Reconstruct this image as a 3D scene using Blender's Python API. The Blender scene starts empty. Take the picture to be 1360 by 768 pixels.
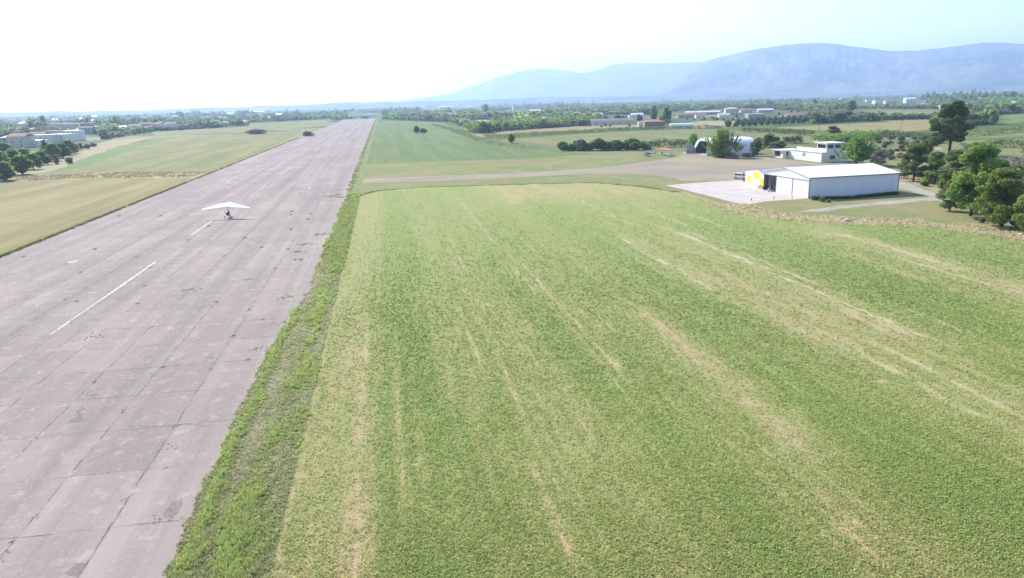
import bpy, bmesh, math, random
import numpy as np
R = math.radians
rng = np.random.default_rng(7)
random.seed(7)
C = bpy.context.scene.collection
sc = bpy.context.scene

# ------------------------------------------------------------------ camera, sky, sun, exposure
F, W, HH, CAMH = 971.0, 1360, 768, 24.0
PITCH, ROLL, YAW = R(14.35), R(1.35), R(9.526)
fv = np.array([math.sin(YAW)*math.cos(PITCH), math.cos(YAW)*math.cos(PITCH), -math.sin(PITCH)])
r0 = np.array([math.cos(YAW), -math.sin(YAW), 0.0]); u0 = np.cross(r0, fv)
rv = r0*math.cos(ROLL)-u0*math.sin(ROLL); uv = u0*math.cos(ROLL)+r0*math.sin(ROLL)
from mathutils import Matrix, Vector
cam = bpy.data.cameras.new('camera'); co = bpy.data.objects.new('camera', cam); C.objects.link(co)
cam.lens = 36*F/W; cam.sensor_width = 36; cam.clip_start = 0.5; cam.clip_end = 80000
co.matrix_world = Matrix(((rv[0], uv[0], -fv[0], 0), (rv[1], uv[1], -fv[1], 0), (rv[2], uv[2], -fv[2], CAMH), (0, 0, 0, 1)))
sc.camera = co

SUN = Vector((-0.60, 1.35, 1.0)).normalized()
elev = math.asin(SUN.z); azim = math.atan2(SUN.x, SUN.y)
wd = bpy.data.worlds.new("World"); sc.world = wd; wd.use_nodes = True
nt = wd.node_tree; bg = nt.nodes['Background']
sky = nt.nodes.new('ShaderNodeTexSky'); sky.sky_type = 'NISHITA'; sky.sun_disc = False
sky.sun_elevation = elev; sky.sun_rotation = azim; sky.air_density = 1.0; sky.dust_density = 1.0; sky.ozone_density = 1.6
nt.links.new(sky.outputs[0], bg.inputs[0]); bg.inputs[1].default_value = 0.132
sl = bpy.data.lights.new('sun', 'SUN'); sl.energy = 4.2; sl.angle = R(0.5); sl.color = (1, 0.94, 0.86)
so = bpy.data.objects.new('sun', sl); C.objects.link(so); so.rotation_euler = SUN.to_track_quat('Z', 'Y').to_euler()
vs = sc.view_settings; vs.view_transform = 'Standard'; vs.look = 'None'; vs.gamma = 1; vs.use_curve_mapping = False
vs.exposure = 1.01
sc.cycles.max_bounces = 6; sc.cycles.diffuse_bounces = 3; sc.cycles.transmission_bounces = 4
sc.cycles.volume_bounces = 1; sc.cycles.transparent_max_bounces = 8
HAZE_DENSITY = 1.3e-4

def pdir(px, py): return fv+rv*(px-680)/F+uv*(384-py)/F
def G(px, py, z=0.0):
    d = pdir(px, py); t = (z-CAMH)/d[2]; return (float(d[0]*t), float(d[1]*t))
def dep(x, y, z=0): return float(np.dot(np.array([x, y, z-CAMH]), fv))
_f = [float(v) for v in fv]; _r = [float(v) for v in rv]
def inview(x, y, m=40):
    d = x*_f[0]+y*_f[1]-CAMH*_f[2]
    if d < 5: return False
    px = 680+F*(x*_r[0]+y*_r[1]-CAMH*_r[2])/d; return -m < px < W+m

# ------------------------------------------------------------------ object helpers
def tag(o, label=None, cat=None, group=None, kind=None):
    if label: o['label'] = label
    if cat: o['category'] = cat
    if group: o['group'] = group
    if kind: o['kind'] = kind
    return o
def empty(name, loc, rz=0, **k):
    o = bpy.data.objects.new(name, None); C.objects.link(o); o.location = loc; o.rotation_euler = (0, 0, rz); o.empty_display_size = .5
    return tag(o, **k)
def npmesh(name, V, Fq, mat, parent=None, loc=(0, 0, 0), rz=0, col=None, smooth=False, **k):
    """V (n,3); Fq (m,k) faces of one size or list"""
    me = bpy.data.meshes.new(name)
    V = np.asarray(V, dtype=np.float32)
    if isinstance(Fq, np.ndarray):
        n, kk = Fq.shape
        me.vertices.add(len(V)); me.vertices.foreach_set('co', V.ravel())
        me.loops.add(n*kk); me.loops.foreach_set('vertex_index', Fq.astype(np.int32).ravel())
        me.polygons.add(n); me.polygons.foreach_set('loop_start', np.arange(0, n*kk, kk, dtype=np.int32))
        me.polygons.foreach_set('loop_total', np.full(n, kk, dtype=np.int32))
        me.update(calc_edges=True)
    else:
        me.from_pydata([tuple(v) for v in V.tolist()], [], Fq); me.update()
    if col is not None:
        a = me.color_attributes.new('tint', 'FLOAT_COLOR', 'POINT')
        c = np.ones((len(V), 4), np.float32); c[:, :col.shape[1]] = col; a.data.foreach_set('color', c.ravel())
    if smooth: me.polygons.foreach_set('use_smooth', np.ones(len(me.polygons), bool))
    me.materials.append(mat)
    o = bpy.data.objects.new(name, me); C.objects.link(o); o.location = loc; o.rotation_euler = (0, 0, rz)
    if parent: o.parent = parent
    return tag(o, **k)

class MB:
    def __init__(s): s.v = []; s.f = []
    def add(s, vs_, fs):
        b = len(s.v); s.v += [tuple(map(float, v)) for v in vs_]; s.f += [tuple(i+b for i in f) for f in fs]; return s
    def box(s, x0, x1, y0, y1, z0, z1):
        return s.add([(x0, y0, z0), (x1, y0, z0), (x1, y1, z0), (x0, y1, z0), (x0, y0, z1), (x1, y0, z1), (x1, y1, z1), (x0, y1, z1)],
                     [(0, 3, 2, 1), (4, 5, 6, 7), (0, 1, 5, 4), (1, 2, 6, 5), (2, 3, 7, 6), (3, 0, 4, 7)])
    def prism(s, poly, axis, a, b):
        """poly list of 2D pts extruded along axis ('x','y','z') from a to b"""
        n = len(poly)
        def P(p, t):
            return (t, p[0], p[1]) if axis == 'x' else ((p[0], t, p[1]) if axis == 'y' else (p[0], p[1], t))
        vs_ = [P(p, a) for p in poly]+[P(p, b) for p in poly]
        fs = [tuple(range(n))[::-1], tuple(range(n, 2*n))]+[(i, (i+1) % n, n+(i+1) % n, n+i) for i in range(n)]
        return s.add(vs_, fs)
    def tube(s, p, q, r1, r2=None, n=8):
        r2 = r1 if r2 is None else r2
        p = Vector(p); q = Vector(q); d = (q-p)
        if d.length < 1e-6: return s
        d.normalize(); a = d.orthogonal().normalized(); b = d.cross(a)
        vs_ = []
        for c_, r_ in ((p, r1), (q, r2)):
            for i in range(n):
                t = 2*math.pi*i/n; vs_.append(c_+a*(r_*math.cos(t))+b*(r_*math.sin(t)))
        fs = [(i, (i+1) % n, n+(i+1) % n, n+i) for i in range(n)]+[tuple(range(n))[::-1], tuple(range(n, 2*n))]
        return s.add(vs_, fs)
    def path(s, pts, r, n=6):
        for a, b in zip(pts[:-1], pts[1:]): s.tube(a, b, r, r, n)
        return s
    def ball(s, c, rx, ry=None, rz=None, n=10, m=7):
        ry = rx if ry is None else ry; rz = rx if rz is None else rz
        vs_ = [(c[0], c[1], c[2]-rz)]; fs = []
        for j in range(1, m):
            ph = -math.pi/2+math.pi*j/m
            for i in range(n):
                t = 2*math.pi*i/n; vs_.append((c[0]+rx*math.cos(ph)*math.cos(t), c[1]+ry*math.cos(ph)*math.sin(t), c[2]+rz*math.sin(ph)))
        vs_.append((c[0], c[1], c[2]+rz)); L = len(vs_)-1
        for i in range(n): fs.append((0, 1+(i+1) % n, 1+i)); fs.append((L, L-n+i, L-n+(i+1) % n))
        for j in range(m-2):
            for i in range(n): fs.append((1+j*n+i, 1+j*n+(i+1) % n, 1+(j+1)*n+(i+1) % n, 1+(j+1)*n+i))
        return s.add(vs_, fs)
    def build(s, name, mat, parent=None, loc=(0, 0, 0), rz=0, bevel=0, smooth=False, **k):
        o = npmesh(name, s.v, s.f, mat, parent, loc, rz, smooth=smooth, **k)
        bm = bmesh.new(); bm.from_mesh(o.data); bmesh.ops.recalc_face_normals(bm, faces=bm.faces)
        bm.to_mesh(o.data); bm.free()
        if bevel:
            m = o.modifiers.new('b', 'BEVEL'); m.width = bevel; m.segments = 2; m.limit_method = 'ANGLE'
        return o

# ------------------------------------------------------------------ materials
class N:
    def __init__(s, name):
        s.m = bpy.data.materials.new(name); s.m.use_nodes = True; s.t = s.m.node_tree; s.b = s.t.nodes['Principled BSDF']; s.b.inputs['Roughness'].default_value = .9
        s.b.inputs['Specular IOR Level'].default_value = .04
    def n(s, typ, ins=(), out=0, **k):
        nd = s.t.nodes.new('ShaderNode'+typ)
        for a, v in k.items(): setattr(nd, a, v)
        for i, v in (ins.items() if isinstance(ins, dict) else enumerate(ins)):
            if v is None: continue
            if isinstance(v, bpy.types.NodeSocket): s.t.links.new(v, nd.inputs[i])
            else: nd.inputs[i].default_value = v
        return nd.outputs[out]
    def pos(s): return s.n('NewGeometry')
    def obj(s): return s.n('TexCoord', out=3)
    def mp(s, v, scale=(1, 1, 1), rot=(0, 0, 0), loc=(0, 0, 0)): return s.n('Mapping', {0: v, 1: loc, 2: rot, 3: scale})
    def noise(s, v, scale, det=4, rough=.6, dist=0): return s.n('TexNoise', {'Vector': v, 'Scale': scale, 'Detail': det, 'Roughness': rough, 'Distortion': dist})
    def math(s, op, a, b=0.0, c=None): return s.n('Math', (a, b) if c is None else (a, b, c), operation=op)
    def ramp(s, f, stops, interp='LINEAR'):
        nd = s.t.nodes.new('ShaderNodeValToRGB'); s.t.links.new(f, nd.inputs[0]); cr = nd.color_ramp; cr.interpolation = interp
        while len(cr.elements) < len(stops): cr.elements.new(.5)
        for e, (p, c) in zip(cr.elements, stops):
            e.position = p; e.color = (c, c, c, 1) if not hasattr(c, '__len__') else tuple(c)+(1,)
        return nd.outputs[0]
    def mix(s, f, a, b, mode='MIX'):
        nd = s.t.nodes.new('ShaderNodeMix'); nd.data_type = 'RGBA'; nd.blend_type = mode
        for i, v in ((0, f), (6, a), (7, b)):
            if isinstance(v, bpy.types.NodeSocket): s.t.links.new(v, nd.inputs[i])
            elif hasattr(v, '__len__'): nd.inputs[i].default_value = tuple(v)+(1,)
            else: nd.inputs[i].default_value = v if i == 0 else (v, v, v, 1)
        return nd.outputs[2]
    def color(s, c):
        if isinstance(c, bpy.types.NodeSocket): s.t.links.new(c, s.b.inputs['Base Color'])
        else: s.b.inputs['Base Color'].default_value = tuple(c)+(1,)
        return s
    def bump(s, h, strength=.5, dist=.1):
        b = s.n('Bump', {'Strength': strength, 'Distance': dist, 'Height': h}); s.t.links.new(b, s.b.inputs['Normal']); return s
    def set(s, **k):
        for a, v in k.items(): s.b.inputs[a.replace('_', ' ')].default_value = v
        return s

def M_plain(name, c, rough=.7, metal=0, var=.12, scale=3., spec=.3):
    m = N(name); o = m.obj(); f = m.noise(o, scale, 5, .65)
    dark = tuple(x*(1-var*2) for x in c); lite = tuple(min(1, x*(1+var)) for x in c)
    m.color(m.mix(m.ramp(f, [(.3, 0.), (.7, 1.)]), dark, lite)); m.set(Roughness=rough, Metallic=metal); m.b.inputs['Specular IOR Level'].default_value = spec
    return m.m

def M_leaf(name, a, b, trans=.35, treevar=.25):
    """leaf cards: colour differs leaf by leaf and clump by clump"""
    m = N(name); g = m.t.nodes.new('ShaderNodeNewGeometry')
    rp = g.outputs['Random Per Island']; big = m.noise(g.outputs['Position'], .35, 2)
    oi = m.t.nodes.new('ShaderNodeObjectInfo')
    c = m.mix(m.math('ADD', m.math('MULTIPLY', rp, .55), m.math('MULTIPLY', big, .45)), a, b)
    hs = m.t.nodes.new('ShaderNodeHueSaturation'); m.t.links.new(c, hs.inputs['Color'])
    m.t.links.new(m.math('ADD', m.math('MULTIPLY', oi.outputs['Random'], treevar), 1-treevar/2), hs.inputs['Value'])
    m.t.links.new(m.math('ADD', m.math('MULTIPLY', oi.outputs['Random'], .03), .485), hs.inputs['Hue'])
    cc = hs.outputs[0]; m.color(cc); m.set(Roughness=.75)
    tr = m.n('BsdfTranslucent', (cc,)); mx = m.t.nodes.new('ShaderNodeMixShader'); mx.inputs[0].default_value = trans
    m.t.links.new(m.b.outputs[0], mx.inputs[1]); m.t.links.new(tr, mx.inputs[2]); m.t.links.new(mx.outputs[0], m.t.nodes['Material Output'].inputs[0])
    return m.m

def M_ground(name, a, b, c, s=1., fine=None, row=None):
    """grassy earth: big patches, streaks and grain. row = rotation of mowing/drill rows"""
    m = N(name); p = m.pos()
    n1 = m.noise(m.mp(p, (.02*s, .02*s, 1)), 1, 6, .6); n2 = m.noise(m.mp(p, (.35*s, .35*s, 1)), 1, 6, .7)
    col = m.mix(m.ramp(n1, [(.42, 0.), (.58, 1.)]), a, b)
    n0 = m.noise(m.mp(p, (.07*s, .05*s, 1), loc=(3, 8, 0)), 1, 6, .7); col = m.mix(m.ramp(n0, [(.48, 0.), (.68, .9)]), col, c)
    col = m.mix(m.ramp(n2, [(.45, 0.), (.75, .8)]), col, c)
    if row is not None:
        n3 = m.noise(m.mp(p, (.5, .012, 1), (0, 0, row)), 1, 4, .7)
        col = m.mix(m.ramp(n3, [(.42, 0.), (.62, .75)]), col, c)
        n5 = m.noise(m.mp(p, (.12, .006, 1), (0, 0, row)), 1, 3, .6)
        col = m.mix(m.ramp(n5, [(.42, 0.), (.58, .6)]), col, tuple(x*.85 for x in a))
    n4 = m.noise(p, 2.2, 5, .8)
    col = m.mix(m.ramp(n4, [(.3, .35), (.75, 0.)]), col, tuple(x*.55 for x in a))
    m.color(col); m.bump(n4, .5, .25); return m.m

MAT = {}
MAT['terrain'] = M_ground('terrain_grass', (.17, .19, .085), (.22, .21, .11), (.27, .235, .14))
MAT['meadow'] = M_ground('meadow_grass', (.185, .235, .085), (.25, .245, .105), (.34, .285, .16), 1.5)
MAT['far_crop'] = M_ground('bluish_crop', (.135, .205, .075), (.16, .23, .085), (.20, .235, .10), .6, row=0)
MAT['mown'] = M_ground('mown_hay', (.225, .22, .085), (.31, .265, .125), (.38, .31, .17), .6, row=R(4))
MAT['mown_green'] = M_ground('mown_green', (.18, .215, .075), (.26, .25, .105), (.32, .275, .14), .6, row=R(4))
MAT['dry'] = M_ground('dry_grass_ground', (.34, .29, .17), (.42, .35, .22), (.25, .25, .12), 3)
MAT['tan'] = M_ground('ploughed_tan', (.33, .26, .17), (.40, .30, .19), (.32, .26, .15), .6, row=R(80))
MAT['pasture'] = M_ground('pasture', (.18, .22, .085), (.24, .25, .11), (.27, .25, .13), .6, row=R(75))
MAT['bright'] = M_ground('bright_crop', (.14, .22, .07), (.17, .24, .08), (.20, .24, .10), .6)
MAT['track'] = M_ground('gravel_track', (.40, .36, .31), (.46, .42, .36), (.28, .26, .18), 3)

# far plain: patchwork
def M_plainfar():
    m = N('far_plain'); p = m.pos(); 
    w = m.noise(m.mp(p, (.004, .004, 1)), 1, 3); pw = m.n('VectorMath', (p, m.n('VectorMath', (w, (90, 90, 0)), operation='MULTIPLY')), operation='ADD')
    v = m.t.nodes.new('ShaderNodeTexVoronoi'); m.t.links.new(m.mp(pw, (.0065, .011, 0.), (0, 0, R(12))), v.inputs['Vector']); v.inputs['Scale'].default_value = 1
    sp = m.t.nodes.new('ShaderNodeSeparateColor'); m.t.links.new(v.outputs['Color'], sp.inputs[0])
    c = m.ramp(sp.outputs[0], [(0, (.085, .13, .045)), (.35, (.11, .15, .05)), (.66, (.14, .175, .065)), (.86, (.21, .215, .10)), (.95, (.30, .26, .16))], 'CONSTANT')
    n = m.noise(p, .06, 6, .75); c = m.mix(m.ramp(n, [(.35, .7), (.62, 0.)]), c, (.07, .10, .04))
    near = m.ramp(m.noise(m.mp(p, (.02, .02, 1)), 1, 5), [(.35, (.16, .185, .08)), (.65, (.23, .215, .12))])
    n4 = m.noise(p, 1.6, 5, .8); near = m.mix(m.ramp(n4, [(.3, .4), (.7, 0.)]), near, (.10, .12, .05))
    ln = m.n('VectorMath', (p,), out=1, operation='LENGTH')
    c = m.mix(m.ramp(m.math('DIVIDE', ln, 1000.), [(.38, 0.), (.55, 1.)]), near, c)
    m.color(c); m.bump(n4, .4, .2); return m.m
MAT['plain'] = M_plainfar()

def M_runway():
    m = N('worn_runway_concrete'); p = m.pos(); s = m.n('SeparateXYZ', (p,)); sx = s; sy = s.node.outputs[1]
    wob = m.noise(m.mp(p, (.25, .25, 1)), 1, 5, .7); wb = m.math('MULTIPLY', m.math('SUBTRACT', wob, .5), .5)
    ax = m.math('DIVIDE', m.math('ADD', m.math('ADD', sx, 117.5), wb), 5.0); ay = m.math('DIVIDE', m.math('ADD', m.math('ADD', sy, 1417.8), wb), 7.3)
    def line(a, per, w0, w1):
        f = m.math('FRACT', a); d = m.math('MULTIPLY', m.math('MINIMUM', f, m.math('SUBTRACT', 1.0, f)), per)
        return m.ramp(d, [(w0, 1.), (w1, 0.)])
    lx = line(ax, 5., .025, .10); ly = line(ay, 7.3, .02, .09)
    brk = m.ramp(m.noise(m.mp(p, (.5, .5, 1)), 1, 4, .7), [(.42, .1), (.60, 1.)]); brk2 = m.ramp(m.noise(m.mp(p, (.3, .9, 1), loc=(9, 5, 0)), 1, 4, .7), [(.42, .05), (.60, 1.)])
    ln = m.math('MAXIMUM', m.math('MULTIPLY', lx, brk), m.math('MULTIPLY', ly, brk2))
    cid = m.n('CombineXYZ', (m.math('FLOOR', ax), m.math('FLOOR', ay), 0.)); wn = m.n('TexWhiteNoise', (cid,))
    base = m.mix(wn, (.28, .236, .208), (.36, .303, .268))
    big = m.noise(m.mp(p, (.05, .02, 1)), 1, 5, .65); base = m.mix(m.ramp(big, [(.36, .6), (.60, 0.)]), base, (.24, .203, .186))
    # tyre polished lanes: dark streaks along the runway
    st = m.noise(m.mp(p, (.28, .006, 1)), 1, 4, .6); base = m.mix(m.ramp(st, [(.38, .75), (.58, 0.)]), base, (.215, .182, .17))
    # scaled, bleached patches near joints, with their own shape
    bl = m.noise(m.mp(p, (.7, .5, 1)), 1, 9, .8); base = m.mix(m.ramp(bl, [(.53, 0.), (.70, .7)]), base, (.50, .43, .36))
    sp = m.noise(p, 3.2, 7, .9); base = m.mix(m.ramp(sp, [(.53, 0.), (.70, .75)]), base, (.46, .42, .40)); base = m.mix(m.ramp(sp, [(.28, .45), (.45, 0.)]), base, (.17, .15, .15))
    # hairline cracks
    v = m.t.nodes.new('ShaderNodeTexVoronoi'); v.feature = 'DISTANCE_TO_EDGE'; m.t.links.new(m.n('VectorMath', (m.mp(p, (.13, .1, 0)), m.n('VectorMath', (m.noise(p, .6, 5, .7), (.5, .5, 0)), operation='MULTIPLY')), operation='ADD'), v.inputs['Vector']); v.inputs['Scale'].default_value = 1
    ck = m.math('MULTIPLY', m.ramp(v.outputs['Distance'], [(.0, 1.), (.008, 0.)]), m.ramp(m.noise(p, .12, 3), [(.5, 0.), (.6, .8)]))
    base = m.mix(ck, base, (.13, .12, .10))
    weed = m.mix(m.ramp(m.noise(p, .8, 4), [(.5, 0.), (.62, 1.)]), (.10, .09, .08), (.13, .15, .06))
    col = m.mix(m.math('MULTIPLY', ln, .85), base, weed)
    # earth blown on to the slabs at the right edge
    ed = m.math('MULTIPLY', m.ramp(m.math('ADD', m.math('DIVIDE', m.math('ADD', sx, 17.), 5.), m.math('MULTIPLY', wb, 1.2)), [(.55, 0.), (.95, 1.)]), .35)
    col = m.mix(ed, col, (.36, .31, .27))
    m.color(col); m.bump(m.math('SUBTRACT', m.math('MULTIPLY', sp, .3), ln), .35, .03); m.set(Roughness=.85); return m.m
MAT['runway'] = M_runway()

def M_asphalt():
    m = N('dusty_asphalt'); p = m.pos(); n = m.noise(m.mp(p, (.05, .05, 1)), 1, 6, .65); n2 = m.noise(p, 1.2, 6, .8)
    c = m.mix(m.ramp(n, [(.35, 0.), (.62, 1.)]), (.235, .20, .185), (.315, .265, .185)); n3 = m.noise(m.mp(p, (.02, .02, 1), loc=(4, 4, 0)), 1, 5, .7); c = m.mix(m.ramp(n3, [(.45, 0.), (.62, .7)]), c, (.34, .30, .19)); c = m.mix(m.ramp(n2, [(.4, 0.), (.75, .5)]), c, (.33, .285, .24))
    m.color(c); m.bump(n2, .3, .04); return m.m
MAT['asphalt'] = M_asphalt()
def M_apron():
    m = N('pale_concrete_pad'); p = m.pos(); pr = m.mp(p, (1, 1, 1), (0, 0, R(-14))); s = m.n('SeparateXYZ', (pr,)); sy = s.node.outputs[1]
    wb = m.math('MULTIPLY', m.noise(p, .5, 4), .4)
    def line(a, per):
        f = m.math('FRACT', m.math('DIVIDE', m.math('ADD', a, wb), per)); d = m.math('MULTIPLY', m.math('MINIMUM', f, m.math('SUBTRACT', 1., f)), per); return m.ramp(d, [(.05, 1.), (.14, 0.)])
    l = m.math('MULTIPLY', m.math('MAXIMUM', line(s, 9.), line(sy, 9.)), m.ramp(m.noise(p, .25, 3), [(.42, 0.), (.55, .8)]))
    c = m.mix(m.ramp(m.noise(p, .25, 6, .7), [(.35, 0.), (.65, 1.)]), (.44, .395, .38), (.55, .49, .46)); c = m.mix(l, c, (.16, .14, .10)); m.color(c); return m.m
MAT['pad'] = M_apron()
def M_tint(name, trans=0., rough=.9, bscale=6., bs=.6, grain=True):
    m = N(name); a = m.t.nodes.new('ShaderNodeVertexColor'); a.layer_name = 'tint'; c = a.outputs[0]
    if grain:
        p = m.pos(); n = m.noise(p, bscale, 5, .8); n2 = m.noise(p, bscale*.22, 4, .7)
        c = m.mix(m.ramp(n, [(.3, .45), (.55, 0.)]), c, m.mix(1., c, (.66, .7, .6), 'MULTIPLY'))
        c = m.mix(m.ramp(n2, [(.5, 0.), (.8, .35)]), c, m.mix(1., c, (1.35, 1.2, 1.15), 'MULTIPLY'))
        m.bump(n, bs, .12)
    else:
        g = m.t.nodes.new('ShaderNodeNewGeometry'); v = m.math('ADD', m.math('MULTIPLY', g.outputs['Random Per Island'], .5), .75)
        c = m.mix(1., c, m.n('CombineXYZ', (v, v, v)), 'MULTIPLY')
    m.color(c); m.set(Roughness=rough)
    if trans:
        tr = m.n('BsdfTranslucent', (c,)); mx = m.t.nodes.new('ShaderNodeMixShader'); mx.inputs[0].default_value = trans
        m.t.links.new(m.b.outputs[0], mx.inputs[1]); m.t.links.new(tr, mx.inputs[2]); m.t.links.new(mx.outputs[0], m.t.nodes['Material Output'].inputs[0])
    return m.m
MAT['field'] = M_tint('alfalfa_field'); MAT['plants'] = M_tint('plant_blades', .5, grain=False)
MAT['verge'] = M_tint('verge_turf', 0, .9, 4.)
def M_corr(name, c, dirt=(.35, .33, .3), axis=0, period=.35, amt=.25):
    m = N(name); o = m.obj(); s = m.n('SeparateXYZ', (o,)).node.outputs[axis]
    w = m.math('SINE', m.math('MULTIPLY', s, 2*math.pi/period)); d = m.noise(m.mp(o, (1, 1, .25)), .8, 6, .7)
    m.color(m.mix(m.ramp(d, [(.5, 0.), (.8, amt)]), c, dirt)); m.bump(w, .25, .02); m.set(Roughness=.5); return m.m
MAT['white_sheet'] = M_corr('white_sheet_wall_shade', (.74, .75, .83)); MAT['white_sheet_y'] = M_corr('white_sheet_gable', (.80, .79, .77), axis=1)  # first sheet tinted blue: skylit shade painted into a white wall
MAT['white_roof'] = M_corr('white_sheet_roof', (.80, .80, .80), amt=.12)
MAT['grey_roof'] = M_corr('weathered_roof', (.34, .31, .30), dirt=(.24, .21, .19), axis=0, amt=.6)
MAT['dark_trim'] = M_plain('dark_trim', (.17, .17, .17)); MAT['inside'] = M_plain('hangar_inside_shade', (.13, .13, .15))  # inside surfaces coloured dark, painting in the shade of the hangar interiors
MAT['white'] = M_plain('white_paint', (.78, .78, .76), .5, var=.04); MAT['yellow'] = M_plain('yellow_paint', (.85, .68, .015), .5, var=.03)
MAT['render_white'] = M_plain('white_render', (.76, .75, .72), .9, var=.06, scale=1.); MAT['cream'] = M_plain('cream_render', (.62, .55, .44), .9, var=.06, scale=1.)
MAT['tile'] = M_plain('red_roof_tiles', (.40, .235, .17), .9, var=.2, scale=2.); MAT['brick'] = M_plain('brick_wall', (.36, .20, .15), .9, var=.15)
MAT['glass'] = M_plain('window_glass', (.05, .06, .08), .12, var=.02, spec=.6); MAT['black'] = M_plain('black_rubber', (.025, .025, .028), .7)
MAT['steel'] = M_plain('galvanised_steel', (.45, .46, .48), .45, .3); MAT['grey'] = M_plain('grey_paint', (.42, .43, .45)); MAT['wood'] = M_plain('pole_wood', (.20, .16, .12))
MAT['red_car'] = M_plain('red_car_paint', (.42, .03, .035), .3, var=.02, spec=.5); MAT['navy_car'] = M_plain('dark_car_paint', (.03, .035, .05), .3, var=.02, spec=.5)
MAT['orange'] = M_plain('orange_sailcloth', (.75, .20, .09), .8, var=.05); MAT['grey_shed'] = M_plain('grey_block', (.40, .39, .38), .9)
MAT['bark'] = M_plain('bark', (.10, .075, .055), .95, var=.3, scale=6); MAT['cloth'] = M_plain('dark_clothing', (.04, .04, .06), .9); MAT['skin'] = M_plain('skin', (.45, .28, .2))
MAT['stone'] = M_plain('white_stone', (.72, .71, .68), .9, var=.1)
MAT['marking'] = M_plain('worn_white_paint', (.43, .40, .37), .8, var=.3, scale=2.2)
def M_sail():
    m = N('white_sailcloth'); m.color((.84, .84, .83)); m.set(Roughness=.6); tr = m.n('BsdfTranslucent', ((.8, .8, .8, 1),)); mx = m.t.nodes.new('ShaderNodeMixShader'); mx.inputs[0].default_value = .2
    m.t.links.new(m.b.outputs[0], mx.inputs[1]); m.t.links.new(tr, mx.inputs[2]); m.t.links.new(mx.outputs[0], m.t.nodes['Material Output'].inputs[0]); return m.m
MAT['sail'] = M_sail()
LEAF = dict(mid=M_leaf('leaf_mid', (.155, .24, .06), (.31, .41, .11), .6), dark=M_leaf('leaf_dark', (.125, .185, .065), (.25, .32, .11), .55), fresh=M_leaf('leaf_fresh', (.17, .28, .06), (.32, .44, .11), .5),
            light=M_leaf('leaf_light', (.19, .31, .055), (.32, .44, .10), .5), olive=M_leaf('leaf_olive', (.14, .18, .10), (.25, .29, .17), .35),
            pine=M_leaf('leaf_pine', (.08, .12, .035), (.20, .25, .075), .4), grey=M_leaf('leaf_grey', (.24, .24, .18), (.36, .34, .26), .3),
            shrub=M_leaf('leaf_shrub', (.14, .19, .07), (.25, .30, .13), .4), dry=M_leaf('leaf_dry', (.22, .18, .10), (.34, .28, .17), .3))

# ------------------------------------------------------------------ numpy value noise
_tab = np.random.default_rng(3).random((256, 256))
def vnoise(x, y):
    xi = np.floor(x).astype(int); yi = np.floor(y).astype(int); fx = x-xi; fy = y-yi; fx = fx*fx*(3-2*fx); fy = fy*fy*(3-2*fy)
    a = _tab[xi % 256, yi % 256]; b = _tab[(xi+1) % 256, yi % 256]; c = _tab[xi % 256, (yi+1) % 256]; d = _tab[(xi+1) % 256, (yi+1) % 256]
    return (a*(1-fx)+b*fx)*(1-fy)+(c*(1-fx)+d*fx)*fy
def fbm(x, y, o=4, g=.55):
    t = 0; w = 1; s = 0
    for i in range(o): t = t+w*vnoise(x*2**i+17.3*i, y*2**i+5.1*i); s += w; w *= g
    return t/s
def sstep(a, b, v): t = np.clip((v-a)/(b-a), 0, 1); return t*t*(3-2*t)
def inpoly(x, y, P):
    x = np.asarray(x, float); y = np.asarray(y, float); ins = np.zeros(x.shape, bool); n = len(P)
    for i in range(n):
        x1, y1 = P[i]; x2, y2 = P[(i+1) % n]
        c = ((y1 > y) != (y2 > y)); xx = (x2-x1)*(y-y1)/((y2-y1) if y2 != y1 else 1e-9)+x1
        ins ^= c & (x < xx)
    return ins

# ------------------------------------------------------------------ SETTING
def sheet(name, pts, z, mat, jit=.0, step=0):
    P = []
    for i, (a, b) in enumerate(zip(pts, pts[1:]+pts[:1])):
        L = math.dist(a, b); n = max(1, int(L/step)) if step else 1
        for k in range(n):
            t = k/n; q = (a[0]+(b[0]-a[0])*t, a[1]+(b[1]-a[1])*t)
            if k and jit: q = (q[0]+random.uniform(-jit, jit), q[1]+random.uniform(-jit, jit))
            P.append(q)
    me = bpy.data.meshes.new(name); bm = bmesh.new(); f = bm.faces.new([bm.verts.new((x, y, z)) for x, y in P])
    if f.normal.z < 0 or True:
        bmesh.ops.recalc_face_normals(bm, faces=bm.faces); bm.faces.ensure_lookup_table(); bm.normal_update()
        if bm.faces[0].normal.z < 0: bmesh.ops.reverse_faces(bm, faces=bm.faces)
    bmesh.ops.triangulate(bm, faces=bm.faces)
    bm.to_mesh(me); bm.free(); me.materials.append(mat)
    o = bpy.data.objects.new(name, me); C.objects.link(o); return tag(o, kind='structure')
pxs = lambda L, z=0: [G(a, b, z) for a, b in L]

sheet('ground', [(-18000, -1500), (18000, -1500), (18000, 18000), (-18000, 18000)], 0, MAT['plain'])
# runway (right edge ragged)
re = [(-11-2*sstep(110, 60, y)+random.uniform(-.22, .3)+(.5*(fbm(y/9., 3.)-.5)*2), y) for y in np.arange(-30, 260, 1.1)]
re = [(float(a), float(b)) for a, b in re]
re += [(-10.5+random.uniform(-.6, .5), y) for y in range(262, 1380, 12)]
le = [(-66.3+random.uniform(-.5, .5), y) for y in range(1376, -32, -8)]
sheet('runway', re+[(-11, 1380), (-14, 1384), (-64, 1384)]+le, .03, MAT['runway'])
RUNW = (-67, -10)
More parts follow.
